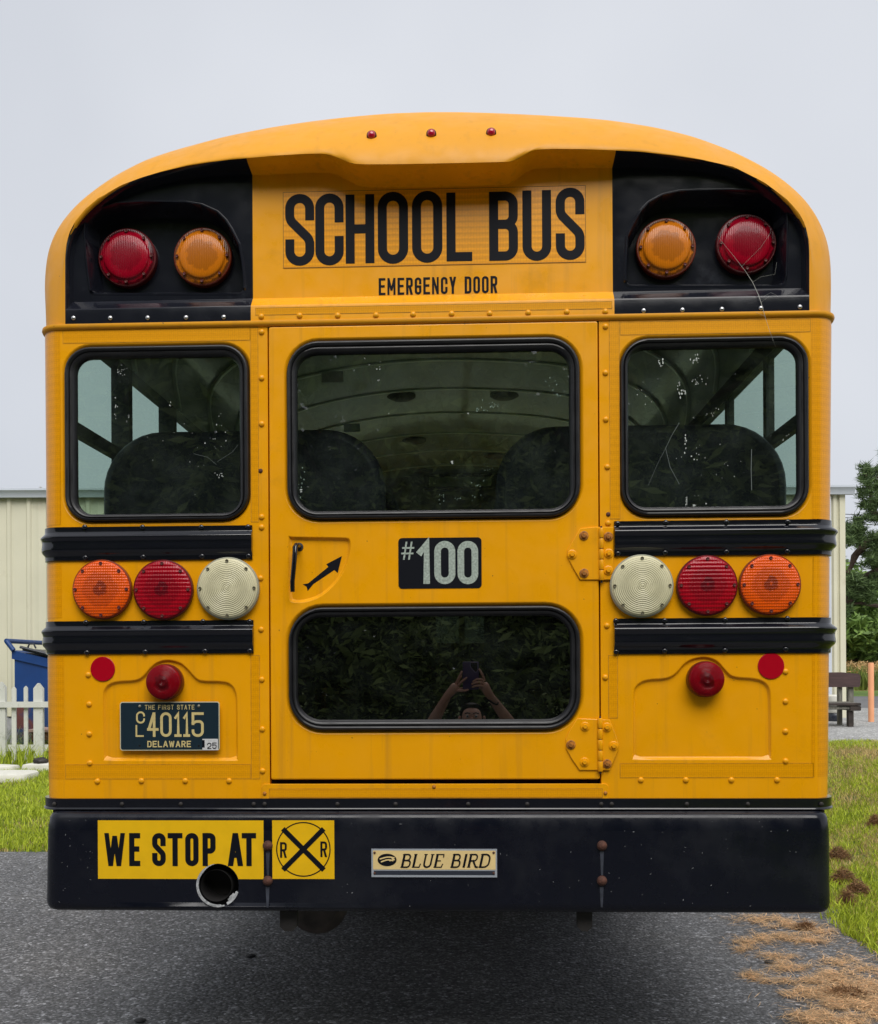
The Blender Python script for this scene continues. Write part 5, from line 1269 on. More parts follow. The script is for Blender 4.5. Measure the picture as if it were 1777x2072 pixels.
dbody(lambda x: top(x) - .11, lambda x: top(x) + .004, M['blue'], 'dumpster_rim', .025)
mb = MB()
lp = lambda o_: [(xd0 + .12, YDm - .03, top(xd0 + .12) + o_), (xd1 + .05, YDm - .03, top(xd1) + o_), (xd1 + .05, YDm + 1.7, top(xd1) + o_), (xd0 + .12, YDm + 1.7, top(xd0 + .12) + o_)]
mb.loft([lp(.03), lp(.055)], True, 0, False); mb.face(lp(.055)); mb.face(lp(.03)); mb.tube([(xd0 + .1, YDm - .05, top(xd0) + .05), (xd1, YDm - .05, top(xd1) + .04)], .018, 8); mb.build('dumpster_lid', M['lid'], dmp)
a_ = P(16, 1297, YDm); b_ = P(29, 1316, YDm); mb = MB(); mb.tube([(a_.x, YDm - .04, a_.z), (b_.x + .01, YDm - .04, b_.z)], .032, 12); mb.tube([(a_.x, YDm - .04, a_.z), (a_.x, YDm + 1.7, a_.z)], .032, 12); mb.build('lid_hinge_tube', M['blue'], dmp)
p_ = P(64, 1303, YDm + .3); mb = MB(); mb.tube([(p_.x - .05, YDm + .3, p_.z - .05), (p_.x - .03, YDm + .3, p_.z), (p_.x + .03, YDm + .3, p_.z), (p_.x + .06, YDm + .3, p_.z - .06)], .012, 8); mb.build('lid_handle', M['lid'], dmp)

# --- planter behind the fence
M['plank'] = mat('brown_planter_wood', (.13, .06, .03), .75, var=.4, vscale=10, stretch=(1, 1, 6), bump=.4, bscale=40)
YP = 9.12; r_ = rect(64, 1477, 118, 1548, YP); pl2 = thing('planter', ((r_[0] + r_[1]) / 2, YP + .2, Hs(r_[0], YP)), 'brown tapered wooden planter with pale rim between fence and dumpster', 'planter')
mb = MB(); ring2 = lambda f, z: [(r_[0] + f, YP + f, z), (r_[1] - f, YP + f, z), (r_[1] - f, YP + .38 - f, z), (r_[0] + f, YP + .38 - f, z)]
mb.loft([ring2(.07, r_[2] - .05), ring2(.04, r_[3] - .16), ring2(.0, r_[3] - .13), ring2(.0, r_[3] - .03)], True, 0, False); mb.build('planter_box', M['plank'], pl2)
mb = MB(); mb.bbox(r_[0] - .03, r_[1] + .03, YP - .03, YP + .41, r_[3] - .03, r_[3] + .01, .006); mb.build('planter_rim', mat('pale_pink_rim', (.45, .30, .25), .6), pl2)

# --- flat white slabs lying in the grass, and a dark stone
M['slab'] = mat('chalky_white_stone', (.62, .61, .54), .85, var=.08, vscale=7, bump=.5, bscale=25, dirt=((.28, .25, .16), 10, .6, .5))
def slab(pts, y, yd, th, label, tilt=0, name='stone_slab'):
    w_ = [P(a_, b_, y) for a_, b_ in pts]; z0 = Hs(w_[0].x, y); xs = [p.x for p in w_]; x0, x1 = min(xs), max(xs); xm = (x0 + x1) / 2
    mb = MB(); n = 28; o_ = []
    for k in range(n):
        a_ = 2 * math.pi * k / n; cc, ss = math.cos(a_), math.sin(a_); rr = 1 + .05 * math.sin(3 * a_ + y * 7) + .03 * math.sin(7 * a_)
        o_.append((xm + (x1 - x0) / 2 * math.copysign(abs(cc) ** .7, cc) * rr, y + yd * math.copysign(abs(ss) ** .7, ss) * rr))
    f = lambda s_, z: [(xm + (x - xm) * s_, y + (yy_ - y) * s_, z0 + z + tilt * (x - xm)) for x, yy_ in o_]
    lo = [f(1.0, -.02), f(1.02, th * .4), f(.97, th * .9), f(.8, th), f(.4, th * 1.15), f(.02, th * 1.2)]
    mb.loft(lo, True, 0, True); return tag(mb.build(name, M['slab'], angle=50), label, 'stone slab')
slab([(-60, 1592), (74, 1592)], 7.75, .30, .075, 'rounded white slab lying lowest in the grass left of the bus')
slab([(-70, 1573), (34, 1573)], 8.35, .16, .06, 'narrow tilted white slab just behind the rounded one, left edge', .06)
slab([(50, 1567), (170, 1567)], 8.45, .17, .09, 'long white slab at the foot of the fence post beside the bus')
p = P(87, 1551, 8.45); mb = MB()
bmx = bmesh.new(); bmesh.ops.create_icosphere(bmx, subdivisions=3, radius=1)
for v in bmx.verts:
    n_ = 1 + .18 * math.sin(v.co.x * 5 + 1) * math.sin(v.co.y * 4) + .1 * math.sin(v.co.z * 9 + v.co.x * 7); v.co = Vector((v.co.x * .095 * n_, v.co.y * .07 * n_, v.co.z * .042 * n_))
me = bpy.data.meshes.new('dark_stone'); bmx.to_mesh(me); bmx.free(); me.materials.append(mat('dark_stone_surface', (.02, .016, .015), .6, var=.5, vscale=30, bump=.5, bscale=40)); me.polygons.foreach_set('use_smooth', [True] * len(me.polygons))
tag(link('stone', me, None, (p.x, 8.4, Hs(p.x, 8.4) + .12)), 'dark brown lump of stone resting on the white slab by the fence', 'stone')

# --- rough timber bench on the gravel
M['maroon'] = mat('faded_maroon_board', (.060, .032, .032), .7, var=.25, vscale=8, stretch=(.6, 1, 5), bump=.4, bscale=50)
M['oldwood'] = mat('grey_weathered_timber', (.15, .145, .12), .85, var=.4, vscale=10, stretch=(6, 6, .8), bump=.5, bscale=50)
M['darkwood'] = mat('dark_stained_timber', (.035, .026, .022), .8, var=.5, vscale=9, bump=.5, bscale=50)
YN = 10.3
def z1(px, py): return P(px, py, YN).z
def x1_(px): return P(px, 1420, YN).x
g_ = Hs(x1_(1730), YN) + .01
XB0, XB1 = x1_(1560), x1_(1737)
bench = thing('garden_bench', ((XB0 + XB1) / 2, YN, g_), 'rough timber bench with maroon backboard on the gravel by the building corner', 'bench')
mb = MB(); zt, zb = z1(1720, 1361), z1(1720, 1390)
o_ = [(XB0, zb), (XB1 - .02, zb), (XB1, zb + .02), (XB1 + .005, zt - .045), (XB1 - .02, zt - .015), (x1_(1700), zt + .006), (XB0, zt - .004)]
mb.loft([lift(o_, YN - .07), lift(o_, YN - .02)], True, 0, False); mb.fill([lift(o_, YN - .07)]); mb.fill([lift(o_, YN - .02)]); mb.build('backrest', M['maroon'], bench)
def post_(l, r, t, b, y0, y1, m_, name='leg'):
    mb = MB(); mb.bbox(x1_(l), x1_(r), y0, y1, z1(l, b) if b else g_ - .01, z1(l, t), .006); mb.build(name, m_, bench)
post_(1716, 1727, 1388, None, YN - .019, YN + .06, M['oldwood']); post_(1696, 1704, 1388, None, YN - .019, YN + .05, M['oldwood'], 'back_support')
post_(1693, 1703, 1436, None, YN - .42, YN - .34, M['darkwood']); post_(1566, 1577, 1388, None, YN - .019, YN + .06, M['oldwood']); post_(1566, 1576, 1436, None, YN - .42, YN - .34, M['darkwood'])
mb = MB(); zs = z1(1700, 1420)
for k in range(4): mb2 = MB(); mb2.bbox(XB0, x1_(1715), YN - .47 + k * .115, YN - .37 + k * .115, zs - .035 + .004 * (k % 2), zs + .002 * k, .006); mb2.build('seat_plank', M['oldwood'] if k % 2 else M['darkwood'], bench)
mb = MB(); mb.bbox(x1_(1694), x1_(1715.5), YN - .46, YN - .02, zs - .10, zs - .040, .006); mb.build('seat_rail', M['darkwood'], bench)
mb = MB(); mb.bbox(XB0, x1_(1715), YN - .44, YN - .40, zs - .085, zs - .041, .006); mb.build('front_rail', M['oldwood'], bench)

# little pedal bin / stacked pots seen under the bench
p = P(1688, 1440, 11.2); mb = MB(); gz = Hs(p.x, 11.2) + .01
mb.lathe([(.09, 0), (.10, .02), (.10, .10), (.085, .12)], (p.x, 11.2, gz), 20, 0, axis='Z'); mb.lathe([(.095, .121), (.11, .14), (.11, .36), (.09, .38)], (p.x, 11.2, gz), 20, 1, axis='Z')
tag(mb.build('garden_pot', [M['lid'], M['slab']]), 'pale pot on a black base half hidden behind the bench', 'plant pot')

# --- orange post
M['peach'] = mat('faded_orange_post', (.80, .36, .18), .6, var=.06, vscale=5)
YO = 11.0; xo0, xo1 = P(1757, 1400, YO).x, P(1768.5, 1400, YO).x; mb = MB(); gz = Hs(xo0, YO); rr = (xo1 - xo0) / 2
mb.lathe([(rr, 0), (rr, P(1760, 1341.5, YO).z - gz - .01), (rr * .92, P(1760, 1341, YO).z - gz)], ((xo0 + xo1) / 2, YO, gz), 18, axis='Z'); tag(mb.build('marker_post', M['peach']), 'faded orange plastic post at the edge of the gravel', 'post')

# ------------------------------------------------------------------ foliage
def leaf_mat(name, c, v=.35, tr=.25, rough=.55):
    m, n, l, b = nodes(name); b.inputs['Roughness'].default_value = rough; b.inputs['Specular IOR Level'].default_value = .3
    g_ = n.new('ShaderNodeNewGeometry'); cr = n.new('ShaderNodeMix'); cr.data_type = 'RGBA'
    cr.inputs[6].default_value = (c[0] * (1 - v), c[1] * (1 - v), c[2] * (1 - v), 1); cr.inputs[7].default_value = (c[0] * (1 + v * 1.4), c[1] * (1 + v), c[2] * (1 + v * .6), 1)
    l.new(g_.outputs['Random Per Island'], cr.inputs[0]); l.new(cr.outputs[2], b.inputs['Base Color'])
    t = n.new('ShaderNodeBsdfTranslucent'); l.new(cr.outputs[2], t.inputs[0]); mx = n.new('ShaderNodeMixShader'); mx.inputs[0].default_value = tr
    o = n['Material Output']; l.new(b.outputs[0], mx.inputs[1]); l.new(t.outputs[0], mx.inputs[2]); l.new(mx.outputs[0], o.inputs[0]); return m
M['bark'] = mat('grey_brown_bark', (.09, .06, .045), .9, var=.4, vscale=6, bump=.8, bscale=20, bdist=.02)
M['pine'] = leaf_mat('pine_needles', (.10, .17, .07), .5); M['leafy'] = leaf_mat('broad_leaves', (.14, .25, .065), .5); M['yleaf'] = leaf_mat('yellowish_leaves', (.13, .19, .04), .4)
M['dleaf'] = leaf_mat('dark_leaves', (.18, .27, .11), .85); M['grass1'] = leaf_mat('green_grass_blades', (.38, .50, .05), .45, .35); M['grass2'] = leaf_mat('dry_grass_blades', (.50, .41, .19), .35, .3)
M['straw'] = leaf_mat('dry_pine_straw', (.62, .46, .28), .6, .15); M['dead'] = leaf_mat('dark_dead_grass', (.22, .14, .08), .7, .15)
rng = np.random.default_rng(5)
def leaves(C, size, elong=1.6, droop=0.0):                  # one small two-triangle leaf per centre
    n = len(C); u = rng.normal(size=(n, 3)); u[:, 2] *= .7; u /= np.linalg.norm(u, axis=1, keepdims=True)
    v = np.cross(u, rng.normal(size=(n, 3))); v /= np.linalg.norm(v, axis=1, keepdims=True)
    s = (size * rng.uniform(.6, 1.4, n))[:, None]; a = C - u * s * elong; b_ = C + v * s * .5; c = C + u * s * elong; d = C - v * s * .5
    V = np.stack([a, b_, c, d], 1).reshape(-1, 3); i = np.arange(n) * 4
    return V, np.concatenate([np.stack([i, i + 1, i + 2], 1), np.stack([i, i + 2, i + 3], 1)])
def clumps(centres, radii, n, squash=.8):
    k = rng.integers(0, len(centres), n); d = rng.normal(size=(n, 3)); d /= np.linalg.norm(d, axis=1, keepdims=True)
    r = rng.uniform(.45, 1, n) ** .6 * np.asarray(radii)[k]; d[:, 2] *= squash; return np.asarray(centres)[k] + d * r[:, None]
def tree(x, y, h, w_, label, m_, nleaf, lsize, trunk_r, nclump=26, base=.18, name='broadleaf_tree', group=None, cat='tree', lean=0):
    g_ = Hs(x, y); t = thing(name, (x, y, g_), label, cat, group)
    mb = MB(); top_ = (x + lean, y, g_ + h * .8); mb.tube([(x, y, g_ - .1), (x + lean * .3, y, g_ + h * .3), (x + lean * .6, y, g_ + h * .55), top_], [trunk_r, trunk_r * .75, trunk_r * .5, trunk_r * .15], 10)
    C, Rr = [], []
    for k in range(nclump):
        f = (k + .5) / nclump; zz = base + (1 - base) * (.08 + .86 * f); wr = w_ * math.sin(math.pi * min(1, .22 + f * .78)) ** .6 * rng.uniform(.45, 1.0); a_ = rng.uniform(0, 6.28)
        c_ = (x + lean * zz + wr * math.cos(a_), y + wr * math.sin(a_), g_ + h * zz * .95); C.append(c_); Rr.append(w_ * rng.uniform(.28, .45))
        if k % 2 == 0: mb.tube([(x + lean * .3, y, g_ + h * max(.15, zz - .25)), ((x + c_[0]) / 2, (y + c_[1]) / 2, c_[2] - h * .04), c_], [trunk_r * .4, trunk_r * .25, trunk_r * .06], 6)
    mb.build('trunk', M['bark'], t)
    V, F = leaves(clumps(C, Rr, nleaf), lsize); fast('crown', V, F, m_, t); return t
# woodland edge beyond the field
far = [(18, 62, 'yleaf', 'yellow-green bushy tree just right of the building corner'), (25, 66, 'leafy', 'mid green round tree at the field edge, right of the yellowish one'), (31.5, 62, 'leafy', 'broad green tree behind the orange post at the field edge'), (38, 66, 'leafy', 'far green tree beyond the picture edge, second from the post'), (21.5, 70, 'leafy', 'green tree behind the yellow-green one at the field edge'), (28, 71, 'leafy', 'green tree behind the mid green round one at the field edge'), (44, 63, 'yleaf', 'far yellowish tree beyond the right picture edge'), (12.5, 64, 'leafy', 'green tree mostly hidden behind the building corner')]
for k, (x, y, m_, lb) in enumerate(far): tree(x, y, 7.2 + rng.uniform(-.6, 1.0), 3.9, lb, M[m_], 9000, .24, .22, 44, .0)
# the pine, nearer, its limbs reaching over the building end
def pine():
    Y0 = 22.0; D = lambda px, py, dy=0: P(px, py, Y0 + dy)
    b0 = D(1850, 1400); g_ = Hs(b0.x, Y0); t = thing('pine_tree', (b0.x, Y0, g_), 'tall pine with forked bare limbs and tufted dark needles right of the building', 'tree')
    mb = MB()
    def limb(pts, r0, r1): q = [D(*p_) for p_ in pts]; n_ = len(q); mb.tube(q, [r0 + (r1 - r0) * k / (n_ - 1) for k in range(n_)], 8)
    mb.tube([(b0.x, Y0, g_ - .2), tuple(D(1842, 1300)), tuple(D(1838, 1150)), tuple(D(1832, 950)), tuple(D(1825, 820))], [.28, .24, .19, .12, .03], 12)
    limb([(1840, 1250), (1775, 1226), (1740, 1220), (1712, 1224)], .07, .02)
    limb([(1838, 1180), (1790, 1150, .3), (1752, 1170, .3), (1731, 1195), (1711, 1222)], .16, .10)
    limb([(1711, 1222), (1690, 1245, .3)], .1, .07)
    limb([(1838, 1120), (1790, 1110), (1765, 1085), (1745, 1105), (1727, 1125), (1722, 1150)], .10, .05)
    limb([(1765, 1085), (1758, 1100), (1735, 1122), (1715, 1160)], .08, .05)
    limb([(1838, 1080), (1790, 1070), (1768, 1030, .2), (1760, 990), (1752, 960)], .08, .02)
    limb([(1834, 1010), (1800, 980), (1775, 965)], .06, .02); limb([(1767, 1040), (1758, 1022), (1764, 1012)], .04, .015)
    mb.build('trunk', M['bark'], t)
    tufts = []
    def cl(px, py, w_, h_, n_):
        for _ in range(int(n_ * .33)): tufts.append(D(px + rng.normal() * w_ * .5, py + rng.normal() * h_ * .5, rng.uniform(-.8, .8)))
    for c_ in ((1752, 962, 16, 16, 30), (1766, 985, 18, 18, 30), (1745, 990, 8, 12, 10), (1778, 1010, 12, 18, 26), (1758, 1025, 14, 12, 22), (1768, 1045, 20, 12, 26), (1726, 1080, 20, 14, 34), (1712, 1095, 16, 14, 20), (1745, 1092, 16, 12, 22), (1775, 1090, 18, 18, 30), (1762, 1120, 18, 12, 22), (1775, 1140, 20, 12, 26), (1720, 1170, 18, 12, 26), (1745, 1180, 20, 14, 32), (1768, 1185, 20, 14, 30), (1720, 1200, 14, 14, 22), (1755, 1206, 18, 8, 16), (1710, 1235, 8, 14, 10), (1800, 960, 26, 40, 60), (1820, 1060, 26, 50, 80), (1830, 1160, 30, 50, 80), (1850, 900, 30, 50, 60), (1740, 1055, 12, 8, 10), (1690, 1130, 14, 50, 30)): cl(*c_)
    T = np.array([tuple(p_) for p_ in tufts]); n_ = 95; C = np.repeat(T, n_, 0); d = rng.normal(size=C.shape); d[:, 2] = np.abs(d[:, 2]) * .9 - .25; d /= np.linalg.norm(d, axis=1, keepdims=True)
    ln = rng.uniform(.10, .24, len(C))[:, None]; a_ = C + rng.normal(size=C.shape) * .05; tip = a_ + d * ln; sd_ = np.cross(d, rng.normal(size=C.shape)); sd_ /= np.linalg.norm(sd_, axis=1, keepdims=True); sd_ *= .014
    V = np.stack([a_ - sd_, a_ + sd_, tip], 1).reshape(-1, 3); F = np.arange(len(V)).reshape(-1, 3); fast('crown', V, F, M['pine'], t)
pine()
# power lines beyond the pine
M['wire'] = mat('dark_cable', (.02, .02, .02), .6)
wlab = ['topmost thin power cable crossing behind the pine', 'second thin power cable from the top behind the pine', 'third thin power cable from the top behind the pine', 'lowest power cable, passing between the pine limbs']
for lb, (pa, pb) in zip(wlab, (((1700, 1040), (1790, 1044)), ((1700, 1047), (1790, 1052)), ((1700, 1059), (1790, 1063)), ((1700, 1134), (1790, 1146)))):
    a_, b_ = P(*pa, 34), P(*pb, 34); d = b_ - a_; mb = MB(); pts = []
    for k in range(-16, 25): q_ = a_ + d * k * .8; q_.z += .012 * (k - 1) ** 2 * .25; pts.append(q_)
    mb.tube(pts, .014, 5); tag(mb.build('power_line', M['wire']), lb, 'power line')
# dense crop, tan tops over green leaves
def field():
    n = 26000; x = rng.uniform(8, 48, n); y = 27.4 + rng.uniform(0, 1, n) ** 1.7 * 34; g_ = H(x, y); h_ = rng.uniform(.55, .88, n)
    base = np.stack([x, y, g_], 1); a_ = rng.uniform(0, 6.28, n); dx = np.stack([np.cos(a_), np.sin(a_), np.zeros(n)], 1)
    w_ = .05
    V = np.stack([base - dx * w_, base + dx * w_, base + np.stack([rng.normal(size=n) * .1, rng.normal(size=n) * .1, h_], 1)], 1).reshape(-1, 3)
    tag(fast('crop_leaves', V, np.arange(n * 3).reshape(-1, 3), M['cropg']), 'green leaves and stalks of the crop field across the road', 'crop', kind='stuff')
    C = np.stack([x, y, g_ + h_ * rng.uniform(.88, 1.08, n)], 1); V, F = leaves(C, .045, 1.8); tag(fast('crop_tops', V, F, M['cropt']), 'tan ripe tops of the crop field across the road', 'crop', kind='stuff')
M['cropg'] = leaf_mat('crop_leaves_green', (.17, .24, .06), .5, .3); M['cropt'] = leaf_mat('crop_tops_tan', (.40, .27, .12), .3, .2)
field()

# ------------------------------------------------------------------ grass
def blades(x, y, hmin, hmax, wd, name, m_, lab):
    n = len(x); g_ = H(x, y); b0 = np.stack([x, y, g_ - .003], 1); a_ = rng.uniform(0, 6.28, n); dx = np.stack([np.cos(a_), np.sin(a_), np.zeros(n)], 1) * (wd * rng.uniform(.6, 1.3, n))[:, None]
    h_ = rng.uniform(hmin, hmax, n); le = rng.normal(size=(n, 2)) * (h_ * .42)[:, None]; mid = b0 + np.stack([le[:, 0] * .35, le[:, 1] * .35, h_ * .6], 1); tip = b0 + np.stack([le[:, 0], le[:, 1], h_ * .95], 1)
    V = np.stack([b0 - dx, b0 + dx, mid - dx * .7, mid + dx * .7, tip], 1).reshape(-1, 3); i = np.arange(n) * 5
    F = np.concatenate([np.stack([i, i + 1, i + 3], 1), np.stack([i, i + 3, i + 2], 1), np.stack([i + 2, i + 3, i + 4], 1)])
    return tag(fast(name, V, F, m_), lab, 'grass', kind='stuff')
def patch(n, x0, x1, y0, y1, keep): x = rng.uniform(x0, x1, n); y = rng.uniform(y0, y1, n); k = keep(x, y); return x[k], y[k]
def nz(x, y, s, ph=0): return np.sin(x * s + ph) * np.sin(y * s * 1.3 + ph * 2) + .5 * np.sin(x * s * 2.7 + y * s * 1.9 + ph) + .35 * np.sin(x * s * 6.1 - y * s * 5.3 + 2 * ph)
edge = lambda x, y: x > 2.0 + wob(x * 0 + 2.0, y) - .02 + rng.uniform(-.05, .03, len(x))
dry = lambda x, y: nz(x, y, 2.3, 1.3) + .9 * sst(2.5, 6.0, y) * (x > 0)
x, y = patch(240000, 1.95, 6.0, .2, 8.0, lambda x, y: edge(x, y) & (x < 2.9 + .38 * y) & (rng.uniform(0, 1.6, len(x)) > dry(x, y) - .2))
blades(x, y, .02, .058, .0030, 'grass_right', M['grass1'], 'fresh green grass growing along the right edge of the driveway')
x, y = patch(150000, 1.98, 6.0, .2, 8.0, lambda x, y: edge(x, y) & (x < 2.9 + .38 * y) & (rng.uniform(-.9, .9, len(x)) < dry(x, y) - .1))
blades(x, y, .015, .05, .003, 'dry_grass_right', M['grass2'], 'dry yellowed grass on the bank right of the driveway')
x, y = patch(150000, 1.95, 9.0, -6.0, 7.5, lambda x, y: edge(x, y) & ((y < .2) | (x > 2.9 + .38 * y)))
blades(x, y, .03, .08, .006, 'grass_bank', M['grass1'], 'grass of the bank running on beside the driveway')
x, y = patch(1800, 1.93, 2.2, .2, 5, lambda x, y: edge(x + .04, y)); blades(x, y, .05, .10, .004, 'edge_grass', M['grass1'], 'longer grass blades overhanging the asphalt edge on the right')
x, y = patch(110000, -8, -2.2, 3.9, 11.2, lambda x, y: (y > 4.0 + .04 * np.sin(x * 5) + rng.uniform(-.03, .05, len(x))) & (x > -3.9 - (y - 3.9) * .55) & (rng.uniform(0, 1.4, len(x)) > nz(x, y, 3, .4) * .6 + .15))
blades(x, y, .03, .08, .005, 'grass_left', M['grass1'], 'green lawn left of the bus in front of the picket fence')
x, y = patch(36000, -8, -2.2, 3.9, 8.5, lambda x, y: (y > 4.0) & (x > -3.9 - (y - 3.9) * .55) & (rng.uniform(-.5, 1.2, len(x)) < nz(x, y, 3, .4) + .6 * (y < 4.5)))
blades(x, y, .015, .045, .004, 'dry_grass_left', M['grass2'], 'dry patches in the lawn left of the bus')
x, y = patch(2600, -7, -3.0, 8.5, 9.4, lambda x, y: (x > -8)); blades(x, y, .12, .38, .008, 'tall_grass', M['grass1'], 'tall uncut grass at the foot of the picket fence')
x, y = patch(700, -6.4, -4.6, 9.0, 9.5, lambda x, y: (x > -8)); blades(x, y, .25, .55, .007, 'grass_tuft', mat('pale_grass', (.2, .25, .13), .7), 'pale tall grass tufts in front of the dumpster')

# ------------------------------------------------------------------ pine straw on the asphalt
def gp(px, py):                                    # ground point under a pixel of the near right corner
    r = RM @ Vector(((px - CX) / FPX, (CY - py) / FPX, -1)); t = (.012 - CAM.z) / r.z; return CAM + r * t
def straw(spots, name, m_, lab, ln=(.04, .10), wd=.0013, z0=.008, thick=.012, gpf=gp, cat='pine straw', kind='stuff', up=.12):
    C = []
    for px, py, rx, ry, n in spots:
        k = 0
        while k < n:
            a_ = rng.uniform(0, 6.28); r_ = rng.uniform(0, 1) ** .6; xx, yy_ = px + rx * r_ * math.cos(a_), py + ry * r_ * math.sin(a_)
            if math.sin(xx * .16 + yy_ * .05) * math.sin(yy_ * .27 + xx * .04) + .55 * math.sin(xx * .41 - yy_ * .6) < -.15 + .5 * r_ and r_ > .3: 
                if rng.uniform() < .85: k += 1; continue
            p_ = gpf(xx, yy_); C.append((p_.x, p_.y, z0 + rng.uniform(0, thick))); k += 1
    C = np.array(C); n = len(C); a_ = rng.normal(0, 1.0, n) + (rng.uniform(size=n) < .5) * math.pi; d = np.stack([np.cos(a_), np.sin(a_), rng.normal(size=n) * up], 1)
    L_ = rng.uniform(*ln, n)[:, None] / 2; sd_ = np.stack([-np.sin(a_), np.cos(a_), np.zeros(n)], 1) * wd; bend = np.stack([rng.normal(size=n), rng.normal(size=n), np.abs(rng.normal(size=n)) * .5], 1) * .008
    V = np.stack([C - d * L_, C + bend - sd_, C + bend + sd_, C + d * L_], 1).reshape(-1, 3); V[:, 2] = np.maximum(V[:, 2], z0 - .001); i = np.arange(n) * 4
    F = np.concatenate([np.stack([i, i + 1, i + 2], 1), np.stack([i + 1, i + 3, i + 2], 1)]); return fast(name, V, F, m_)
sp = [(1545, 1860, 72, 9, 900), (1600, 1872, 55, 8, 700), (1660, 1885, 40, 8, 350), (1520, 1905, 42, 8, 550), (1580, 1895, 60, 9, 900), (1640, 1903, 45, 8, 500), (1505, 1920, 22, 8, 260), (1572, 1935, 40, 8, 380), (1583, 1955, 30, 12, 420), (1620, 1958, 22, 6, 150), (1523, 1975, 30, 9, 380), (1565, 1985, 40, 5, 200), (1700, 1945, 45, 9, 300), (1745, 1960, 35, 8, 200), (1640, 1985, 60, 7, 420), (1690, 1975, 45, 12, 700), (1660, 2008, 60, 14, 1500), (1730, 2000, 60, 20, 1900), (1720, 2030, 60, 14, 1400), (1775, 2040, 40, 22, 1300), (1640, 2058, 45, 14, 1000), (1700, 2066, 60, 12, 900), (1600, 2012, 30, 4, 110), (1800, 1990, 40, 40, 900), (1690, 1960, 130, 110, 900)]
tag(straw([(a_, b_, c_, d_, int(n * .72)) for a_, b_, c_, d_, n in sp] + [(a_, b_, c_ * 1.5, d_ * 1.8, int(n * .22)) for a_, b_, c_, d_, n in sp], 'pine_straw', M['straw'], ''), 'dry orange pine straw strewn across the asphalt at lower right', 'pine straw', kind='stuff')
def heap(px, py, rx, n, hgt, lab, yy=None, m_='dead', name='grass_clump'):
    if yy is None: c_ = gp(px, py); g_ = .008
    else: c_ = P(px, py, yy); g_ = Hs(c_.x, yy)
    D_ = (c_ - CAM).length; r_ = rx / FPX * D_; t = rng.uniform(0, 1, (n, 1)) ** .5; a_ = rng.uniform(0, 6.28, n)
    C = np.stack([c_.x + r_ * t[:, 0] * np.cos(a_), c_.y + r_ * .8 * t[:, 0] * np.sin(a_), g_ + hgt * (1 - t[:, 0] ** 2) * rng.uniform(.1, 1, n)], 1)
    d = rng.normal(size=(n, 3)); d[:, 2] *= .6; d /= np.linalg.norm(d, axis=1, keepdims=True); s_ = np.cross(d, rng.normal(size=(n, 3))); s_ /= np.linalg.norm(s_, axis=1, keepdims=True); s_ *= .0016; L_ = rng.uniform(.015, .05, (n, 1))
    V = np.stack([C - s_, C + s_, C + d * L_], 1).reshape(-1, 3); V[:, 2] = np.maximum(V[:, 2], g_ - .002)
    tag(fast(name, V, np.arange(n * 3).reshape(-1, 3), M[m_]), lab, 'dead grass')
heap(1629, 1877, 17, 700, .03, 'small dark clump of dead grass on the asphalt under the bumper corner')
heap(1712, 2012, 40, 900, .03, 'large dark clump in the middle of the pine straw at lower right')
def gy(py, x=2.4):                                 # depth of the bank under a pixel row
    for y_ in np.arange(.6, 9, .02):
        if (P(1700, py, y_).z) < Hs(P(1700, py, y_).x, y_): return y_
    return 5
for px, py, rx, lab in ((1697, 1742, 22, 'dry brown grass clump on the bank, highest of the three beside the bumper'), (1707, 1788, 24, 'brown grass clump on the bank, middle one beside the bumper'), (1735, 1815, 26, 'brown grass clump on the bank, lowest and rightmost by the bumper'), (1770, 1685, 12, 'small brown grass clump at the right picture edge'), (1715, 1836, 14, 'low brown grass clump just above the asphalt edge')):
    heap(px, py, rx, 2600, .10, lab, gy(py))
# small stones lying on the asphalt
M['peb'] = mat('dark_pebble', (.03, .03, .032), .7)
for k, (px, py, lab) in enumerate(((507, 1934, 'small black pebble on the asphalt under the bus'), (1758 - 1, 2000, ''), (1640, 2000, ''), (1558, 1947, 'tiny black pebble beside the pine straw'), (283, 2065, 'black pebble on the asphalt at the lower left'))):
    if not lab: continue
    p_ = gp(px, py); bmx = bmesh.new(); bmesh.ops.create_icosphere(bmx, subdivisions=2, radius=.016)
    for v in bmx.verts: v.co.x *= 1.4 + .3 * math.sin(v.co.y * 200); v.co.z *= .6
    me = bpy.data.meshes.new('pebble'); bmx.to_mesh(me); bmx.free(); me.materials.append(M['peb']); tag(link('pebble', me, None, (p_.x, p_.y, .012)), lab, 'pebble')

# ------------------------------------------------------------------ behind the photographer: trees that the panes mirror
bk = [(-9.5, -13, 9.5, 3.6), (-5.6, -12, 10.5, 3.5), (-1.6, -12.6, 11, 3.6), (2.3, -12, 10.2, 3.5), (6.2, -13, 11, 3.7), (10.5, -12.5, 10, 3.7), (-13.5, -13, 10, 3.7), (14.5, -13.5, 10.5, 3.7)]
bk += [(-11.5 + 4.2 * k, -17.5, 13.5, 4.6) for k in range(7)]
blab = ['third from the left', 'fourth from the left', 'fifth from the left, straight behind the photographer', 'sixth from the left', 'seventh from the left', 'eighth from the left', 'second from the left', 'ninth from the left'] + ['back row, number %s from the left' % q_ for q_ in ('one', 'two', 'three', 'four', 'five', 'six', 'seven')]
for (x, y, h_, w_), lb in zip(bk, blab): tree(x, y, h_, w_, 'dark tree behind the photographer, ' + lb, M['dleaf'], 22000, .085, .2, 70, .02, group='dark trees behind the photographer')

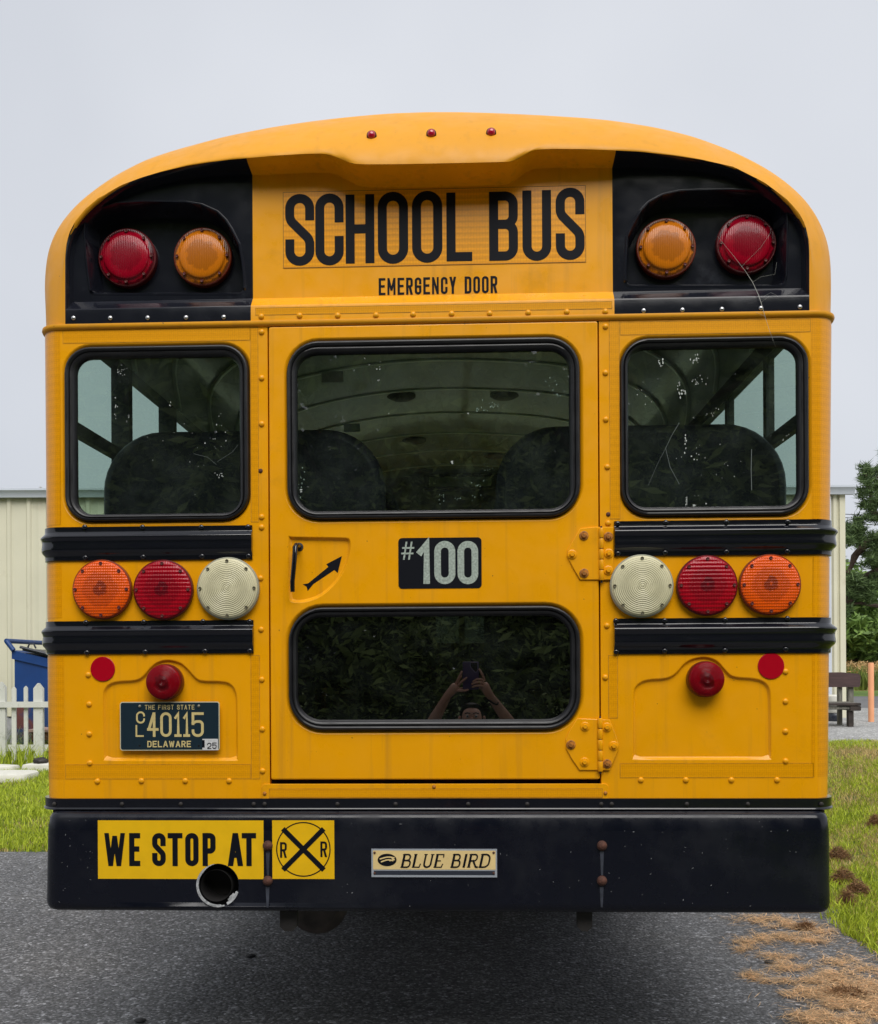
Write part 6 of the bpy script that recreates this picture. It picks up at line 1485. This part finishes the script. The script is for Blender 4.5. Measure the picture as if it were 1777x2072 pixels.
# ------------------------------------------------------------------ the photographer, kneeling, mirrored in the lower pane
M['skin'] = mat('warm_skin', (.66, .38, .28), .5, var=.1, vscale=30); M['hair'] = mat('dark_hair', (.02, .013, .009), .6, bump=.5, bscale=200)  # skin: one warm tone with slight noise
M['shirt'] = mat('dark_green_shirt', (.012, .03, .022), .85, var=.2, vscale=20); M['jeans'] = mat('dark_trousers', (.012, .016, .03), .85)
def skin_mesh(name, chains, m_, parent, sub=2):
    """chains: list of (points [(x, y, z, r)], links) islands grown with a Skin modifier"""
    V, E, Rr, roots = [], [], [], []
    for pts, ln in chains:
        b_ = len(V); V += [p_[:3] for p_ in pts]; Rr += [p_[3] for p_ in pts]; E += [(b_ + i_, b_ + j_) for i_, j_ in ln]; roots.append(b_)
    me = bpy.data.meshes.new(name); me.from_pydata(V, E, []); me.materials.append(m_)
    o = link(name, me, parent); md = o.modifiers.new('skin', 'SKIN'); md.use_smooth_shade = True
    sv = me.skin_vertices[0].data
    for i_, r_ in enumerate(Rr): sv[i_].radius = (r_, r_) if not isinstance(r_, tuple) else r_; sv[i_].use_root = i_ in roots
    s2 = o.modifiers.new('sub', 'SUBSURF'); s2.levels = sub; s2.render_levels = sub
    return o
chain = lambda n: [(i_, i_ + 1) for i_ in range(n - 1)]
px_, py_ = .09, -3.62
person = thing('person', (px_, py_, 0), 'kneeling person holding up a phone, mirrored in the lower door window', 'person')
body = [(.09, -3.80, .30, .13), (.09, -3.74, .46, .12), (.09, -3.66, .62, .13), (.09, -3.56, .76, .085), (.09, -3.50, .83, .05), (.09, -3.455, .90, .058), (.09, -3.43, .965, .073), (.09, -3.43, 1.03, .073), (.09, -3.44, 1.075, .05),
        (-.07, -3.56, .76, .055), (-.17, -3.47, .82, .046), (-.215, -3.38, .90, .043), (-.155, -3.28, 1.0, .043), (-.098, -3.18, 1.10, .033), (-.062, -3.11, 1.165, .026), (-.022, -3.085, 1.205, .034), (.0, -3.078, 1.24, .03),
        (.25, -3.56, .76, .055), (.34, -3.47, .82, .046), (.385, -3.38, .90, .043), (.325, -3.28, .995, .043), (.255, -3.18, 1.095, .033), (.205, -3.11, 1.165, .026), (.175, -3.085, 1.21, .034), (.165, -3.075, 1.25, .03),
        (-.02, -3.72, .24, .10), (-.06, -3.45, .14, .08), (-.07, -3.30, .08, .06), (-.07, -3.55, .06, .05), (-.07, -3.80, .05, .04), (-.07, -3.90, .04, .035),
        (.20, -3.72, .24, .10), (.24, -3.45, .14, .08), (.25, -3.30, .08, .06), (.25, -3.55, .06, .05), (.25, -3.80, .05, .04), (.25, -3.90, .04, .035)]
be = [(0, 1), (1, 2), (2, 3), (3, 4), (4, 5), (5, 6), (6, 7), (7, 8), (3, 9)] + [(i_, i_ + 1) for i_ in range(9, 16)] + [(3, 17)] + [(i_, i_ + 1) for i_ in range(17, 24)] + [(0, 25), (25, 26), (26, 27), (27, 28), (28, 29), (29, 30), (0, 31), (31, 32), (32, 33), (33, 34), (34, 35), (35, 36)]
f = .0085
fing = [  # left hand: index up the side, others behind, thumb round the front edge, little finger under
    [(-.01, -3.078, 1.235, f), (.008, -3.062, 1.27, f), (.022, -3.052, 1.298, f * .9), (.033, -3.050, 1.322, f * .75)],
    [(.004, -3.072, 1.225, f), (.024, -3.050, 1.248, f), (.046, -3.042, 1.266, f * .9), (.064, -3.042, 1.280, f * .75)],
    [(.0, -3.085, 1.24, f), (.012, -3.10, 1.27, f), (.03, -3.105, 1.29, f * .8)],
    [(-.02, -3.075, 1.20, f * 1.2), (.02, -3.06, 1.195, f * 1.1), (.052, -3.052, 1.196, f), (.075, -3.052, 1.204, f * .8)],
    [(-.01, -3.09, 1.20, f), (.02, -3.10, 1.205, f), (.05, -3.10, 1.215, f * .8)],
    # right hand: index on the edge by the lens, three fingers curled across the back
    [(.172, -3.078, 1.255, f), (.163, -3.062, 1.285, f), (.150, -3.052, 1.312, f * .9), (.136, -3.055, 1.334, f * .75)],
    [(.168, -3.070, 1.25, f), (.150, -3.046, 1.268, f), (.122, -3.038, 1.266, f * .95), (.096, -3.042, 1.250, f * .75)],
    [(.168, -3.070, 1.235, f), (.150, -3.044, 1.249, f), (.120, -3.037, 1.248, f * .95), (.088, -3.042, 1.236, f * .75)],
    [(.168, -3.072, 1.22, f), (.148, -3.046, 1.228, f), (.118, -3.040, 1.227, f * .9), (.092, -3.044, 1.217, f * .7)],
    [(.175, -3.09, 1.215, f * 1.25), (.155, -3.10, 1.21, f * 1.1), (.125, -3.10, 1.22, f * .9)],
    # nose, ears
    [(.09, -3.362, 1.015, .008), (.09, -3.348, .995, .010), (.09, -3.338, .98, .012)],
    [(.012, -3.43, 1.02, .008), (.006, -3.435, 1.0, .011), (.012, -3.43, .98, .008)], [(.168, -3.43, 1.02, .008), (.174, -3.435, 1.0, .011), (.168, -3.43, .98, .008)]]
skin_mesh('body', [(body, be)] + [(q_, chain(len(q_))) for q_ in fing], M['skin'], person)
sh = [(.09, -3.80, .33, .15), (.09, -3.74, .47, .145), (.09, -3.66, .62, .15), (.09, -3.565, .755, .105), (.09, -3.52, .80, .062), (-.08, -3.56, .76, .068), (-.165, -3.475, .815, .062), (-.205, -3.41, .87, .058), (.26, -3.56, .76, .068), (.335, -3.475, .815, .062), (.375, -3.41, .87, .058)]
skin_mesh('shirt', [(sh, [(0, 1), (1, 2), (2, 3), (3, 4), (3, 5), (5, 6), (6, 7), (3, 8), (8, 9), (9, 10)])], M['shirt'], person)
tr_ = [(.09, -3.80, .28, .145)] + [(a_[0], a_[1], a_[2], a_[3] + .014) for a_ in body[25:30]] + [(a_[0], a_[1], a_[2], a_[3] + .014) for a_ in body[31:36]]
skin_mesh('trousers', [(tr_, [(0, 1), (1, 2), (2, 3), (3, 4), (4, 5), (0, 6), (6, 7), (7, 8), (8, 9), (9, 10)])], M['jeans'], person)
for x in (-.07, .25): mb = MB(); mb.bbox(x - .045, x + .045, -3.99, -3.86, .0, .09, .02); mb.build('shoe', M['print'], person)
bmx = bmesh.new(); bmesh.ops.create_uvsphere(bmx, u_segments=28, v_segments=18, radius=1)
dead = [v for v in bmx.verts if (v.co.y > .15 and v.co.z < .80) or v.co.z < -.45]; bmesh.ops.delete(bmx, geom=dead, context='VERTS')
for v in bmx.verts: v.co = Vector((.09 + v.co.x * .083, -3.445 + v.co.y * .092, 1.025 + v.co.z * .083))
me = bpy.data.meshes.new('hair'); bmx.to_mesh(me); bmx.free(); me.materials.append(M['hair']); link('hair', me, person)
for x in (.062, .118):
    mb = MB(); mb.lathe([(.0001, .009), (.008, .006), (.0105, 0), (.008, -.006), (.0001, -.009)], (x, -3.367, 1.020), 12); e_ = mb.build('eye', mat('eye_white', (.5, .5, .48), .3), person)
    mb = MB(); disc(mb, x, 1.020, -3.357, .0055, 12); mb.build('iris', M['hair'], e_)
    mb = MB(); mb.tube([(x - .018, -3.361, 1.038), (x, -3.356, 1.043), (x + .018, -3.361, 1.038)], .004, 6); mb.build('eyebrow', M['hair'], person)
mb = MB(); mb.tube([(.068, -3.362, .955), (.09, -3.354, .953), (.112, -3.362, .955)], .006, 8); mb.build('mouth', mat('lips', (.35, .12, .1), .5), person)
mb = MB(); mb.lathe([(.0095, -.003), (.0105, 0), (.0095, .003)], (.138, -3.0415, 1.249), 16, axis='X'); tag(mb.build('ring', mat('gold_ring', (.8, .6, .3), .2, metal=1)), 'gold ring on the finger holding the phone, mirrored in the lower window', 'ring')
mb = MB(); mb.tube([(.222 + .034 * math.cos(a_), -3.135 + .03 * math.sin(a_), 1.137 - .022 * math.cos(a_) - .02 * math.sin(a_)) for a_ in [2 * math.pi * k / 20 for k in range(21)]], .006, 8, cap=False); tag(mb.build('wristband', M['print']), 'dark wristband on the forearm mirrored in the lower window', 'wristband')
M['phone'] = mat('purple_phone_case', (.085, .065, .17), .4); M['phonelip'] = mat('pale_case_edge', (.32, .28, .42), .4)
phone = thing('phone', (.086, -3.06, 1.29), 'purple-cased phone held upright in both hands, mirrored in the lower door window', 'phone')
rc5 = (.035, .137, 1.202, 1.378); mb = MB(); mb.loft([lift(rr_in(rc5, .003, .010), -3.068), lift(rrect(*rc5, .010), -3.066), lift(rrect(*rc5, .010), -3.058), lift(rr_in(rc5, .0025, .010), -3.055)], True, 0, False); mb.face(lift(rr_in(rc5, .0025, .010), -3.055)); mb.face(lift(rr_in(rc5, .003, .010), -3.068)); mb.build('phone_case', M['phone'], phone)
q = [(.086, 1.372), (.127, 1.372), (.130, 1.366), (.130, 1.325), (.122, 1.312), (.112, 1.312), (.088, 1.340), (.083, 1.352), (.083, 1.368)]
mb = MB(); mb.face(lift(q, -3.0546)); mb.build('camera_window', M['print'], phone); mb = MB(); ribbon(mb, q, .0038, True, -3.0542, idx); ribbon(mb, [(.040, 1.3755), (.132, 1.3755)], .004, False, -3.0542, idx); mb.build('case_edge', M['phonelip'], phone)
for x, z in ((.096, 1.362), (.096, 1.347), (.112, 1.362), (.118, 1.345), (.118, 1.328)): mb = MB(); mb.lathe([(.0055, 0), (.0055, -.001), (.004, -.0012)], (x, -3.0535, z), 14); mb.build('lens_ring', M['frame'], phone)

for k in range(13):
    x = -15.5 + k * 2.6; tree(x, -10.6 - .5 * (k % 2), 4.6 + .5 * math.sin(k * 2.2), 2.1, 'bushy undergrowth tree behind the photographer, number %s from the left' % ['one', 'two', 'three', 'four', 'five', 'six', 'seven', 'eight', 'nine', 'ten', 'eleven', 'twelve', 'thirteen'][k], M['dleaf'], 20000, .042, .06, 34, .0, name='understory_tree', group='undergrowth behind the photographer')
